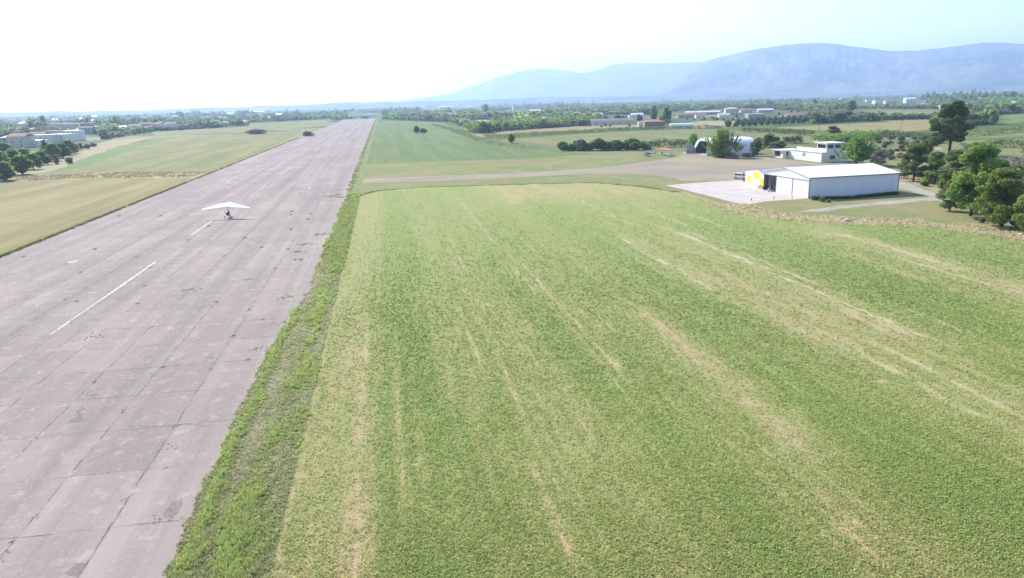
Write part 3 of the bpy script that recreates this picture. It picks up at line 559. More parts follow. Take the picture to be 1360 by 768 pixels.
# ------------------------------------------------------------------ TREES
def crown_pts(blobs, n):
    vol = np.array([b[3]*b[4]*b[5] for b in blobs])**.67; pick = rng.choice(len(blobs), n, p=vol/vol.sum()); B = np.array(blobs)[pick]
    d = rng.normal(0, 1, (n, 3)); d /= np.linalg.norm(d, axis=1)[:, None]; r = rng.uniform(.45, 1.06, n)**.6
    return B[:, :3]+d*r[:, None]*B[:, 3:6]
def tree_mesh(kind, h, w, n, leaf, seed, trunk_h=.16):
    """returns (crown verts,faces), trunk MB"""
    rd = random.Random(seed); tb = MB(); bl = []
    if kind == 'round' or kind == 'spiky':
        k = 46
        for i in range(k):
            a = rd.uniform(0, 6.28); q = rd.uniform(0, 1)**.6; zz = rd.uniform(trunk_h+.02, .95); env = math.sin(math.pi*min(1, max(.10, (zz-trunk_h*.5)/(1.02-trunk_h*.5)))**.72)
            rr = w/2*.78*q*env; s = w*.5*rd.uniform(.17, .33); bl.append((math.cos(a)*rr*1.08, math.sin(a)*rr*1.08, zz*h, s, s, s*rd.uniform(.5, .85)))
    elif kind == 'pine':
        for i in range(70):
            a = rd.uniform(0, 6.28); zz = rd.uniform(.30, .96); q = rd.uniform(.1, 1)**.7; env = min(1., (zz-.16)/.26)*min(1., ((1.03-zz)/.50))**.75
            s = w*.5*rd.uniform(.12, .24); c = (math.cos(a)*w/2*.86*q*env, math.sin(a)*w/2*.86*q*env, zz*h); bl.append(c+(s, s, s*.7))
            if i % 2: tb.tube((0, 0, c[2]-h*.07), c, .12, .05, 5)
        for c in ((-.42*w, -.1*w, h*.30), (-.33*w, .05*w, h*.24), (-.25*w, -.15*w, h*.36), (.25*w, .1*w, h*.33), (-.15*w, .2*w, h*.28)): bl.append(c+(w*.13, w*.13, w*.09)); tb.tube((0, 0, c[2]-h*.04), c, .12, .05, 5)
    elif kind == 'cypress':
        for i in range(14): zz = (i+.7)/14.5; s = w/2*math.sin(math.pi*min(.93, zz*.85+.12))**.7; bl.append((rd.gauss(0, .08)*w, rd.gauss(0, .08)*w, zz*h, s, s, h*.07))
    elif kind == 'shrub':
        for i in range(10): a = rd.uniform(0, 6.28); q = rd.uniform(0, .6)*w/2; s = w*rd.uniform(.16, .28); bl.append((math.cos(a)*q, math.sin(a)*q, h*rd.uniform(.25, .68), s, s, h*.28))
    pts = crown_pts(bl, n)
    if kind == 'spiky':   # upright shoots stick out of the crown
        ns = 60; sx = rng.normal(0, w*.22, ns); sy = rng.normal(0, w*.22, ns); sl_ = np.hypot(sx, sy); top = h*(1.08-.75*(sl_/(w*.55))**2); mm_ = rng.random(n) < .4; kk = rng.integers(0, ns, mm_.sum()); tt = rng.uniform(.45, 1, mm_.sum()); wd_ = .28*(1.1-tt)
        pts[mm_] = np.stack([sx[kk]*(.5+.75*tt)+rng.normal(0, 1, mm_.sum())*wd_, sy[kk]*(.5+.75*tt)+rng.normal(0, 1, mm_.sum())*wd_, top[kk]*tt], 1)
    pts[:, 2] = np.maximum(pts[:, 2], .1)
    V, Fq = cards(pts, np.full(len(pts), leaf), .2)
    if kind != 'shrub':
        th = h*(.86 if kind == 'pine' else .6); r = .018*h+.08; lean = rd.uniform(-.03, .03)*h
        tb.tube((0, 0, -.2), (lean*.5, 0, th*.5), r, r*.8, 9); tb.tube((lean*.5, 0, th*.5), (lean, 0, th), r*.8, r*.3, 8)
        if kind in ('round', 'spiky'):
            for c in bl[:14]: z0 = rd.uniform(trunk_h*.7, .45)*h; m = ((c[0])*.5, c[1]*.5, (z0+c[2])/2+.03*h); tb.tube((lean*.3, 0, z0), m, r*.45, r*.28, 5); e_ = [m[i]+(c[i]-m[i])*(.35 if kind == 'spiky' else .8) for i in range(3)]; tb.tube(m, e_, r*.28, r*.08, 5)
    else:
        for c in bl[:5]: tb.tube((0, 0, -.1), c[:3], .05, .02, 5)
    return V, Fq, tb
LIB = {}
def proto(key, kind, h, w, n, leaf, mat, trunk_h=.16):
    V, Fq, tb = tree_mesh(kind, h, w, n, leaf, sum(map(ord, key)), trunk_h)
    me = bpy.data.meshes.new('crown'); o = npmesh('crown', V, Fq, LEAF[mat]); cm = o.data; bpy.data.objects.remove(o)
    o = tb.build('trunk', MAT['bark'], smooth=True); tm = o.data; bpy.data.objects.remove(o)
    LIB[key] = (cm, tm, kind, h, w); return LIB[key]
def plant(key, x, y, h, w=None, name=None, label=None, group=None, cat=None, z=0, rz=None):
    cm, tm, kind, h0, w0 = LIB[key]; w = w or w0*h/h0
    nm = name or ('shrub' if kind == 'shrub' else 'tree'); o = empty(nm, (x, y, z), random.uniform(0, 6.28) if rz is None else rz, label=label, cat=cat or ('bush' if kind == 'shrub' else 'tree'), group=group)
    o.scale = (w/w0, w/w0, h/h0)
    for n_, me in (('crown', cm), ('stem' if kind == 'shrub' else 'trunk', tm)):
        c = bpy.data.objects.new(n_, me); C.objects.link(c); c.parent = o
    return o
for k, m in (('a', 'mid'), ('b', 'dark'), ('c', 'mid')): proto('near_'+k, 'round', 9, 8, 14000, .25, m)
proto('near_l', 'spiky', 9, 9, 8000, .36, 'light', .12); proto('near_s', 'spiky', 9, 11, 9000, .36, 'fresh', .05); proto('near_g', 'round', 9, 7, 4500, .3, 'grey'); proto('near_o', 'round', 6, 5.5, 4500, .26, 'shrub')
proto('pine', 'pine', 19, 14, 21000, .42, 'pine')
for k, m in (('a', 'mid'), ('b', 'dark'), ('c', 'olive'), ('d', 'shrub')): proto('mid_'+k, 'round', 7, 6.5, 1100, .75, m, .12)
for k, m in (('a', 'shrub'), ('b', 'dark'), ('c', 'olive'), ('d', 'dry')): proto('shrub_'+k, 'shrub', 3, 4, 900, .42, m)
proto('bush_m', 'shrub', 5, 6, 2200, .5, 'mid'); proto('bush_o', 'shrub', 5, 6, 2200, .5, 'olive'); proto('bush_b', 'shrub', 5, 6, 2200, .5, 'dark')
proto('cyp', 'cypress', 12, 3, 900, .6, 'dark'); 
for k, m in (('a', 'mid'), ('b', 'dark'), ('c', 'olive')): proto('far_'+k, 'round', 7, 7, 260, 1.5, m, .08)

def at(px, py): return G(px, py)
# right cluster by the hangar
for key, px, py, top, wpx, nm, lab in [
    ('near_a', 1289, 287, 190, 74, 'tree', 'tallest broad green tree right of the white hangar, two thin trunks showing'),
    ('near_c', 1330, 301, 226, 88, 'tree', 'light green tree in the dry grass at the right edge, before the road'),
    ('near_o', 1261, 280, 241, 44, 'tree', 'small pale olive green tree between the white hangar and the tallest broad tree'),
    ('near_b', 1213, 241, 192, 44, 'tree', 'dark green tree nearest the back right corner of the white hangar'),
    ('near_c', 1241, 244, 203, 38, 'tree', 'middle sized green tree behind the wooden wire pole, next along from the hangar corner tree'),
    ('near_b', 1268, 250, 200, 50, 'tree', 'dark tree filling the gap behind the wooden wire pole'),
    ('near_b', 1320, 268, 212, 50, 'tree', 'dark tree behind the light green tree at the right edge'),
    ('near_g', 1352, 262, 196, 50, 'tree', 'grey half bare tree at the right edge of the picture'),
    ('near_a', 1372, 312, 245, 60, 'tree', 'green tree cut by the right edge of the picture, in front of the grey one'),
    ('near_s', 960, 209, 175, 50, 'tree', 'wide spiky green tree over the parked cars before the arched hangar'),
    ('near_o', 1005, 207.5, 184, 24, 'tree', 'small tree beside the right end of the arched hangar'),
    ('near_l', 1137, 219, 184, 52, 'tree', 'bright yellow green tree beside the white control building'),
    ('near_a', 1112, 205, 184, 34, 'tree', 'mid green tree behind the control tower roof'),
    ('near_l', 921, 199, 179, 17, 'tree', 'small light green tree behind the open arched hangar'),
    ('near_g', 1166, 222, 196, 24, 'tree', 'thin greyish tree between the bright tree and the dirt slope'),
    ('mid_d', 1228, 205, 186, 26, 'tree', 'small olive green tree left of the big pine foot'),
    ('mid_b', 1021, 196, 178, 28, 'tree', 'dark low tree to the right of the arched hangar roof'),
    ('mid_b', 1034, 198, 187, 26, 'tree', 'dark sprawling low tree between the arched hangar and the control building'),
    ('mid_d', 1106, 180, 168, 22, 'tree', 'rounded pale green tree in the field behind the control building'),
    ('mid_a', 679, 190, 178, 14, 'tree', 'lone round green tree on the dry margin beyond the taxiway')]:
    x, y = at(px, py); s = dep(x, y)/F; plant(key, x, y, (py-top)*s/math.cos(R(8)), wpx*s, nm, lab)
x, y = at(1260, 206); plant('pine', x, y, 70*dep(x, y)/F, 62*dep(x, y)/F, 'pine_tree', 'tall umbrella pine towering over the fields on the right', cat='pine', rz=0)
for px, py, h_, w_, key, lab in [(553, 177, 9, 10, 'mid_b', 'left and taller of the two dark bushes standing alone in the far green field'), (562, 177, 6, 12, 'mid_b', 'right and flatter of the two dark bushes standing alone in the far green field'),
    (408, 181, 6, 20, 'shrub_a', 'pale green bush on the left edge of the runway halfway along'), (340, 178, 6, 36, 'shrub_a', 'wide low bush clump in the fields left of the runway'),
    (75, 218, 13, 10, 'shrub_d', 'reddish dry bush at the corner of the left fields'), (92, 217, 8, 14, 'shrub_d', 'low brown bush beside the reddish dry bush')]:
    x, y = at(px, py); s = dep(x, y)/F; plant(key, x, y, h_*s*1.1, w_*s, label=lab)
GU = 'undergrowth bushes between the right hand trees'
for px, py, w_, h_, k in [(1228, 247, 16, 9, 'bush_m'), (1252, 250, 20, 16, 'bush_m'), (1278, 262, 24, 22, 'bush_m'), (1300, 262, 26, 24, 'bush_b'), (1345, 272, 26, 26, 'bush_m'), (1312, 285, 20, 12, 'bush_o'), (1305, 296, 10, 7, 'bush_o'), (1352, 304, 22, 18, 'bush_m'), (1334, 255, 26, 30, 'bush_b'), (1290, 250, 30, 30, 'bush_m'), (1200, 236, 14, 10, 'bush_m'), (1365, 290, 26, 28, 'bush_b'), (1262, 240, 26, 24, 'bush_b'), (1225, 236, 22, 16, 'bush_o')]:
    x, y = at(px, py); s = dep(x, y)/F; plant(k, x, y, h_*s, w_*s, name='bush', label='leafy undergrowth bush between the trees right of the white hangar', group=GU, cat='bush')
# hedge by the ultralights: separate bushes
HL = 'hedge bushes behind the parked ultralights'
for i, (px, w_, top, key) in enumerate([(748, 12, 188, 'bush_b'), (758, 14, 189, 'bush_m'), (772, 17, 185, 'bush_o'), (784, 14, 187, 'bush_m'), (797, 20, 184, 'bush_b'), (808, 14, 187, 'bush_m'), (819, 18, 186.5, 'bush_o'), (831, 16, 188, 'bush_m'), (842, 22, 185, 'bush_b'), (857, 14, 191, 'bush_m')]):
    x, y = at(px, 200.5-.015*(px-745)); s = dep(x, y)/F; plant(key, x, y, (200.5-top)*s*1.05, w_*s*1.5, name='bush', label='dark dense bush in the hedge behind the parked ultralights', group=HL, cat='bush')
for _ in range(16):
    px = random.uniform(748, 862); x, y = at(px, 200.3-.015*(px-745)+random.uniform(-1, .3)); s = dep(x, y)/F; plant(random.choice(['bush_m', 'bush_o', 'bush_b', 'shrub_a']), x, y, random.uniform(6, 14)*s, random.uniform(8, 15)*s, name='bush', label='dark dense bush in the hedge behind the parked ultralights', group=HL, cat='bush')
# left wood by the white houses
for px, py, h_, w_, key, lab, g in [(8, 240, 24, 30, 'mid_b', 'dark tree in the lower left corner of the left wood', None), (62, 213, 26, 11, 'cyp', 'dark pointed cypress rising from the left wood below the white houses', None),
    (107, 200, 9, 12, 'mid_d', 'bright yellow green tree at the right end of the left wood', None)]:
    x, y = at(px, py); s = dep(x, y)/F; plant(key, x, y, h_*s*1.05, w_*s, label=lab, name='cypress' if key == 'cyp' else 'tree')
GW = 'trees of the wood between the white houses and the left field'
for px, py, h_, w_, key in [(30, 232, 28, 34, 'mid_a'), (-5, 222, 26, 36, 'mid_a'), (18, 218, 22, 28, 'mid_a'), (45, 225, 24, 26, 'mid_a'), (58, 219, 22, 22, 'bush_b'), (72, 214, 26, 24, 'mid_a'), (84, 210, 24, 26, 'bush_b'), (92, 206, 22, 22, 'mid_a'), (99, 204, 15, 16, 'mid_a'), (5, 208, 20, 30, 'mid_a'), (33, 212, 16, 26, 'mid_a'), (-20, 236, 26, 34, 'bush_b'), (116, 198, 8, 12, 'bush_b'), (124, 195, 6, 10, 'mid_c'), (-25, 212, 22, 34, 'mid_a')]:
    x, y = at(px, py); s = dep(x, y)/F; plant(key, x, y, h_*s*.9, w_*s*1.05, label='green leafy tree in the wood between the white houses and left field', group=GW)

def hedge(path, w, h, n, leaf, mat, label, name='hedge'):
    P = strip_pts(path, n, w); 
    hh = h*(.45+.9*fbm(P[:, 0]/7, P[:, 1]/7, 3)); u = rng.random(n)**.6; P[:, 2] = hh*u; V, Fq = cards(P, np.full(n, leaf), .2)
    return npmesh(name, V, Fq, LEAF[mat], label=label, cat='hedge')
hedge(pxs([(622, 177.5), (660, 173.5), (720, 170), (770, 166), (790, 165)]), 12, 9, 5600, 1.2, 'mid', 'long dark windbreak hedge behind the narrow tan field')
hedge(pxs([(642, 183.5), (700, 180.5), (760, 177.5), (805, 174.5)]), 5, 2.6, 2600, .7, 'mid', 'low green hedge between the tan field and the pasture')
hedge(pxs([(805, 174), (870, 172.5), (930, 171), (960, 170.5)]), 4, 2.5, 1600, .8, 'shrub', 'thin brownish hedge at the back of the pasture')
hedge(pxs([(575, 166), (600, 173), (622, 182), (640, 188), (665, 194), (720, 199)]), 7, 1.8, 2600, .6, 'shrub', 'straggly pale scrub line edging the far green field')
hedge(pxs([(850, 198), (880, 196), (915, 195)]), 4, 4, 1200, .7, 'shrub', 'low hedge behind the orange winged ultralight')
hedge(pxs([(985, 175.5), (1030, 177), (1080, 180.5)]), 4, 3.2, 1500, .8, 'shrub', 'pale hedge in front of the olive rows')
hedge(pxs([(1040, 191), (1065, 190.5)]), 4, 3.5, 700, .7, 'dark', 'short dark hedge behind the left wing of the control building')
hedge(pxs([(1085, 191), (1125, 188), (1160, 184)]), 9, 5, 2400, .8, 'mid', 'green thicket behind the control tower')
hedge(pxs([(1280, 182), (1310, 180), (1360, 174), (1400, 170)]), 5, 3.2, 1800, .7, 'dark', 'dark hedge between the two pastures right of the pine')
hedge(pxs([(1285, 200), (1320, 195), (1345, 196), (1390, 198)]), 7, 3., 1900, .6, 'shrub', 'low olive coloured scrub in the pasture below the far right hedge')
hedge(pxs([(1130, 184), (1170, 181), (1215, 182), (1245, 184)]), 10, 3.4, 3000, .7, 'shrub', 'scrub belt between the long tan field and the dirt slope')
hedge(pxs([(700, 150.5), (760, 149), (800, 152)]), 30, 7, 1600, 2., 'dark', 'dark tree belt beyond the pale green strip field', 'tree_belt')
GF = 'trees around the farm buildings beyond the pasture'
for _ in range(46):
    px = random.uniform(890, 1075); py = random.choice([random.uniform(146, 150), random.uniform(150, 162)]); x, y = at(px, py); h_ = random.uniform(3, 6.5) if py < 151 else random.uniform(2, 3.6); plant('mid_'+random.choice('aacd'), x, y, h_, h_*1.15, label='small green tree among the farm buildings beyond the pasture', group=GF)
for _ in range(16):
    px = random.uniform(780, 862); py = random.uniform(161, 164) if random.random() < .6 else random.uniform(168, 170); x, y = at(px, py); h_ = random.uniform(5, 8) if py < 165 else random.uniform(2, 3); plant('mid_'+random.choice('aacd'), x, y, h_, h_*1.15, label='small green tree around the long grey shed and red roofed barn', group='trees around the long grey shed')
# scrub scattered on the rough ground behind the hangar
GS = 'scrub bushes on the rough ground behind the white hangar'
for _ in range(60):
    px = random.uniform(1120, 1250); py = random.uniform(183, 214); 
    if px < 1165 and py > 196: continue
    x, y = at(px, py); plant(random.choice(['shrub_a', 'shrub_a', 'shrub_c', 'shrub_d']), x, y, random.uniform(1.2, 3), random.uniform(3, 6), label='small scrub bush on the rough ground behind the white hangar', group=GS)
# olive rows
GO = 'olive trees in rows at the back of the fields'
for px in np.arange(978, 1112, 8.2):
    for r_ in range(2):
        x, y = at(px+r_*3, 168.5-.055*(px-978)-3.2*r_-(.3 if r_ else 0)); s = dep(x, y)/F; plant('mid_c', x, y, 8*s, 9*s, name='olive_tree', label='round grey green olive tree in the rows before the farmhouses', group=GO)
for px in np.arange(1135, 1238, 7.): x, y = at(px+random.uniform(-1, 1), 160.2-.012*(px-1135)); s = dep(x, y)/F; plant('mid_c', x, y, 7*s, 9*s, name='olive_tree', label='round grey green olive tree in the row behind the long tan field', group='olive trees behind the long tan field')
for px, py, h_, w_, key, lab in [(966, 168.5, 10, 14, 'shrub_d', 'purplish bare bush at the left end of the olive rows'), (868, 163, 22, 9, 'cyp', 'tall dark tree left of the pair by the red roofed barn'), (885, 163, 20, 13, 'mid_b', 'dark tree right of the red roofed barn'),
    (1047, 130, 11, 15, 'far_b', 'large dark tree against the mountain foot'), (1131, 148, 14, 16, 'mid_b', 'dark round tree in front of the far white houses'), (1081, 141, 9, 10, 'far_b', 'dark tree left of the far white houses'),
    (1263, 137, 8, 12, 'mid_b', 'dark round tree above the pine top'), (1318, 166, 20, 14, 'mid_a', 'slender trunked tree at the left end of the bright green field'), (1302, 165, 12, 16, 'mid_d', 'olive green tree beside the low grey shed'),
    (645, 149, 10, 10, 'far_b', 'dark pointed tree on the plain beyond the tan field'), (683, 165, 9, 18, 'mid_a', 'bushy green tree at the long windbreak')]:
    x, y = at(px, py); s = dep(x, y)/F; plant(key, x, y, h_*s*1.02, w_*s, label=lab)

# ------------------------------------------------------------------ distant trees: hedgerows and groves over the plain
def inside(x, y, P):
    c = False; x1, y1 = P[-1]
    for x2, y2 in P:
        if (y1 > y) != (y2 > y) and x < (x2-x1)*(y-y1)/(y2-y1)+x1: c = not c
        x1, y1 = x2, y2
    return c
def blocked(x, y):
    if -75 < x < 75 and y < 700 or -75 < x < 0 and y < 1400: return True
    return any(inside(x, y, P) for P in KEEP)
KEEP = [pxs(q) for q in ([(885, 149), (985, 144), (1075, 148), (1078, 166), (890, 166)], [(1135, 134.5), (1230, 133), (1232, 142), (1135, 144)], [(800, 153), (875, 152), (880, 172), (790, 172)], [(560, 141), (600, 140), (640, 141), (640, 148), (560, 150)], [(620, 160), (665, 160), (665, 172), (620, 172)], [(670, 146), (725, 146), (725, 153), (670, 153)], [(460, 150), (530, 150), (530, 158), (460, 158)], [(-40, 186), (20, 184), (75, 180), (135, 178), (135, 200), (20, 222), (-60, 230)], [(497, 158), (600, 163), (680, 198), (620, 180), (700, 172), (850, 163), (905, 165), (985, 160), (1060, 166), (1110, 163), (1245, 158), (1245, 176), (1320, 164), (1322, 153), (1400, 148), (1700, 230), (1360, 400), (480, 260)],
                          [(-200, 260), (-30, 238), (30, 212), (125, 188), (205, 175), (300, 169), (455, 160), (480, 157), (460, 200), (262, 240), (100, 340), (-200, 420)], [(1110, 145), (1260, 145), (1250, 156), (1110, 158)], [(636, 148), (705, 147), (706, 154), (640, 157)], [(330, 163), (440, 158), (445, 164), (330, 170)])]
far = []
def dens(x, y): return fbm(np.array([x/350.+50]), np.array([y/350.+50]), 3)[0]
for _ in range(2300):
    d = 1/random.uniform(1/6200, 1/random.choice((560, 900, 1300))); a = random.uniform(-.72, 1.02); x0, y0 = math.sin(a)*d, math.cos(a)*d
    th = random.choice([R(12), R(12), R(102), R(8), R(95)])+random.gauss(0, .12); L = random.uniform(40, 220)*(1+d/3000); sp = random.uniform(5, 9)*(1+d/4500); grove = random.random() < .30
    hh = random.uniform(3.2, 4.5) if grove else random.choice([3., 3.5, 4.5, 6, 8]); kd = 'c' if grove else random.choice('aaabcc')
    rows = random.randint(3, 6) if grove else 1
    for r_ in range(rows):
        t = 0
        while t < L:
            x = x0+math.cos(th)*t-math.sin(th)*r_*sp*1.3+random.gauss(0, 1.); y = y0+math.sin(th)*t+math.cos(th)*r_*sp*1.3+random.gauss(0, 1.); t += sp*random.uniform(.8, 1.4)
            if not inview(x, y, 60) or blocked(x, y): continue
            h_ = hh*random.uniform(.7, 1.3); far.append((math.hypot(x, y), x, y, h_, h_*random.uniform(.9, 1.3), kd))
# big trees on the skyline
for _ in range(110):
    px = random.choice([random.uniform(20, 480), random.uniform(500, 800), random.uniform(800, 1360)]); d = random.uniform(1500, 4200); dd = pdir(px, 140); a = math.atan2(dd[0], dd[1]); x, y = math.sin(a)*d, math.cos(a)*d
    if not blocked(x, y):
        for k in range(random.randint(1, 4)): far.append((d, x+random.gauss(0, 12), y+random.gauss(0, 12), random.uniform(11, 19), random.uniform(7, 13), 'b'))
for px0, px1, d, h0 in ((226, 250, 2600, 20), (252, 268, 2600, 20), (272, 300, 2500, 18), (318, 345, 2400, 18), (1225, 1320, 2300, 26), (1320, 1400, 2200, 22), (150, 215, 1300, 15), (35, 60, 1250, 20), (95, 130, 1350, 18)):
    n_ = int((px1-px0)/F*d/8)
    for k in range(n_):
        dd = pdir(px0+(px1-px0)*k/n_, 140); a = math.atan2(dd[0], dd[1]); q = d+random.gauss(0, 25); far.append((q, math.sin(a)*q, math.cos(a)*q, h0*random.uniform(.6, 1.1), random.uniform(9, 15), 'b'))
far.sort(key=lambda t: t[0]); NI = 120
for d, x, y, h_, w_, kd in far[:NI]: plant('far_'+kd if d > 750 else 'mid_'+kd, x, y, h_, w_, label='small tree in the hedgerows and orchards of the plain', group='trees of the hedgerows and orchards of the plain')
rest = far[NI:]
print('far trees', len(far))
def lowclump(nq):
    pts = crown_pts([(0, 0, .52, .40, .40, .42), (.2, .1, .4, .28, .28, .3), (-.2, -.1, .38, .3, .3, .3), (.0, .22, .66, .2, .2, .25)], nq); return cards(pts, np.full(nq, .42 if nq < 30 else .33), .2)
vs3 = {}
for kd in 'abc':
    items = [t for t in rest if t[5] == kd]; Vs = []; Fs = []; off = 0
    for d, x, y, h_, w_, _ in items:
        nq = 46 if d < 1100 else (26 if d < 2200 else 15); key = (nq, random.randint(0, 9))
        if key not in vs3: vs3[key] = lowclump(nq)
        V, Fq = vs3[key]; a = random.uniform(0, 6.28); ca, sa = math.cos(a), math.sin(a)
        V2 = np.stack([(V[:, 0]*ca-V[:, 1]*sa)*w_*1.15+x, (V[:, 0]*sa+V[:, 1]*ca)*w_*1.15+y, V[:, 2]*h_*1.05], 1); Vs.append(V2); Fs.append(Fq+off); off += len(V)
    m = {'a': 'mid', 'b': 'dark', 'c': 'olive'}[kd]; lab = {'a': 'mass of mid green trees spread over the far plain', 'b': 'mass of dark trees spread over the far plain', 'c': 'grey green orchards spread over the far plain'}[kd]
    npmesh('distant_woodland', np.concatenate(Vs), np.concatenate(Fs), LEAF[m], label=lab, cat='woodland', kind='stuff')

# ------------------------------------------------------------------ BUILDINGS
# white hangar
HX, HY = G(1074.5, 263.8); hr = R(4.5); L_, Wd, ev, rg = 25.0, 19.4, 4.9, 6.5
hg = empty('hangar', (HX, HY, 0), hr, label='large white metal hangar with low gable roof and one door slid open', cat='hangar')
for y0 in (0, Wd-.18): MB().box(0, L_, y0, y0+.18, 0, ev).build('side_wall', MAT['white_sheet'], hg)
b = MB(); b.prism([(.18, 0), (Wd-.18, 0), (Wd-.18, ev), (Wd/2, rg-.02), (.18, ev)], 'x', L_-.18, L_); b.build('back_wall', MAT['white_sheet_y'], hg)
b = MB(); b.prism([(.19, 4.05), (Wd-.19, 4.05), (Wd-.19, ev-.05), (Wd/2, rg-.07), (.19, ev-.05)], 'x', .02, .18); b.build('gable', MAT['white_sheet_y'], hg)
b = MB()
for s_ in (0, 1):
    y0, y1 = (-.35, Wd/2) if s_ == 0 else (Wd/2, Wd+.35); z0, z1 = (ev-.03, rg) if s_ == 0 else (rg, ev-.03)
    b.add([(-.3, y0, z0), (L_+.3, y0, z0), (L_+.3, y1, z1), (-.3, y1, z1), (-.3, y0, z0+.12), (L_+.3, y0, z0+.12), (L_+.3, y1, z1+.12), (-.3, y1, z1+.12)], [(0, 3, 2, 1), (4, 5, 6, 7), (0, 1, 5, 4), (1, 2, 6, 5), (2, 3, 7, 6), (3, 0, 4, 7)])
b.build('roof', MAT['white_roof'], hg)
b = MB(); b.box(-.34, L_+.34, -.42, -.36, ev-.12, ev+.06); b.box(L_-.05, L_+.08, -.1, .05, 0, ev-.13); b.build('gutter', MAT['dark_trim'], hg)
for y0, y1 in ((.25, 6.55), (6.75, 13.4)):
    d = MB().box(-.12, 0, y0, y1, .05, 4.1).build('door', MAT['white_sheet_y'], hg)
b = MB(); b.box(-.18, .02, 6.55, 6.75, 0, 4.1); b.box(-.16, .02, 0, .22, 0, ev-.1); b.box(-.2, 0, .2, Wd-.2, 4.11, 4.22); b.box(-.16, .0, 13.42, 13.6, 0, 4.1); b.box(-.1, .02, Wd-.4, Wd-.19, 0, 4.1); b.build('door_frame', MAT['dark_trim'], hg)
MB().box(.2, L_-.2, .2, Wd-.2, .03, .07).build('floor', MAT['grey_shed'], hg)
b = MB()
for k in range(1, 6): xx = k*4.2; b.box(xx, xx+.2, .2, .45, .07, ev-.1); b.box(xx, xx+.2, Wd-.45, Wd-.2, .07, ev-.1); b.box(xx, xx+.2, .46, Wd-.46, ev-.35, ev-.1)
b.build('inner_frame', MAT['inside'], hg)
MB().box(L_-.30, L_-.2, .25, Wd-.25, .08, ev-.4).build('shade_lining', MAT['inside'], hg); MB().box(.3, L_-.35, Wd-.24, Wd-.19, .08, ev-.12).build('shade_lining', MAT['inside'], hg)
# yellow and white shed
def hl(u, v): return (HX+u*math.cos(hr)-v*math.sin(hr), HY+u*math.sin(hr)+v*math.cos(hr))
sx_, sy_ = G(1018.3, 252.3); ex_, ey_ = G(990, 243.7); sr = math.atan2(ey_-sy_, ex_-sx_)-math.pi/2; SW = math.hypot(ex_-sx_, ey_-sy_)
sx_ += .0; sh = empty('shed', (sx_, sy_+.35, 0), sr, label='white gabled shed with yellow squares attached beside the large white hangar', cat='shed'); SW -= .3; se, sg = 3.6, 4.6; SD = 10.
b = MB(); b.prism([(0, 0), (SW, 0), (SW, se), (SW*.46, sg), (0, se)], 'x', 0, .15); b.build('gable', MAT['white'], sh)
b = MB(); b.box(.16, SD, 0, .15, 0, se-.03); b.box(.16, SD, SW-.15, SW, 0, se-.03); b.box(SD-.15, SD-.01, .16, SW-.16, 0, se-.04); b.build('wall', MAT['grey_shed'], sh)
b = MB()
for (y0, z0, y1, z1) in ((-.0, se+.0, SW*.46, sg), (SW*.46, sg, SW+.25, se-.03)):
    b.add([(-.15, y0, z0+.02), (SD+.2, y0, z0+.02), (SD+.2, y1, z1+.02), (-.15, y1, z1+.02), (-.15, y0, z0+.1), (SD+.2, y0, z0+.1), (SD+.2, y1, z1+.1), (-.15, y1, z1+.1)], [(0, 3, 2, 1), (4, 5, 6, 7), (0, 1, 5, 4), (1, 2, 6, 5), (2, 3, 7, 6), (3, 0, 4, 7)])
b.build('roof', MAT['grey_roof'], sh)
for v0, v1, z0, z1, nm in ((.3, 4.6, .05, 2.6, 'yellow_door'), (5.1, 9.6, 2.0, 4.0, 'yellow_panel'), (11.3, 14.3, .5, 2.5, 'yellow_panel')):
    p = MB().box(-.05, -.003, v0, v1, z0, z1).build(nm, MAT['yellow'], sh)
    if nm == 'yellow_panel': MB().box(-.065, -.052, (v0+v1)/2-.04, (v0+v1)/2+.04, z0+.05, z1-.05).build('seam', MAT['cream'], p)

# arched hangar
QX, QY = 137.5, 293.5; QL, QW, QH = 19.5, 20.5, 6.9
q = empty('arched_hangar', (QX, QY, 0), R(2), label='white arched hangar with its doors swung open and a pale slab before it', cat='hangar')
arc = []
for i in range(25):
    t = math.pi*(1-i/24); c_, s_ = math.cos(t), math.sin(t); arc.append((QW/2+math.copysign(abs(c_)**.72, c_)*QW/2, QH*s_**.85))
b = MB(); inn = [((y-QW/2)*.985+QW/2, z*.975) for y, z in arc]; n = len(arc)
for i in range(n-1):
    b.add([(0, *arc[i]), (QL, *arc[i]), (QL, *arc[i+1]), (0, *arc[i+1]), (0, *inn[i]), (QL, *inn[i]), (QL, *inn[i+1]), (0, *inn[i+1])], [(0, 1, 2, 3), (7, 6, 5, 4), (0, 3, 7, 4), (1, 5, 6, 2)])
b.build('vault', MAT['white_sheet'], q)
b = MB(); inn2 = [((y-QW/2)*.975+QW/2, z*.965) for y, z in arc]
for i in range(n-1): b.add([(.25, *inn2[i]), (QL-.3, *inn2[i]), (QL-.3, *inn2[i+1]), (.25, *inn2[i+1])], [(3, 2, 1, 0)])
b.build('shade_lining', MAT['inside'], q)
MB().prism([(y, z) for y, z in inn], 'x', QL-.2, QL-.1).build('end_wall', MAT['inside'], q)
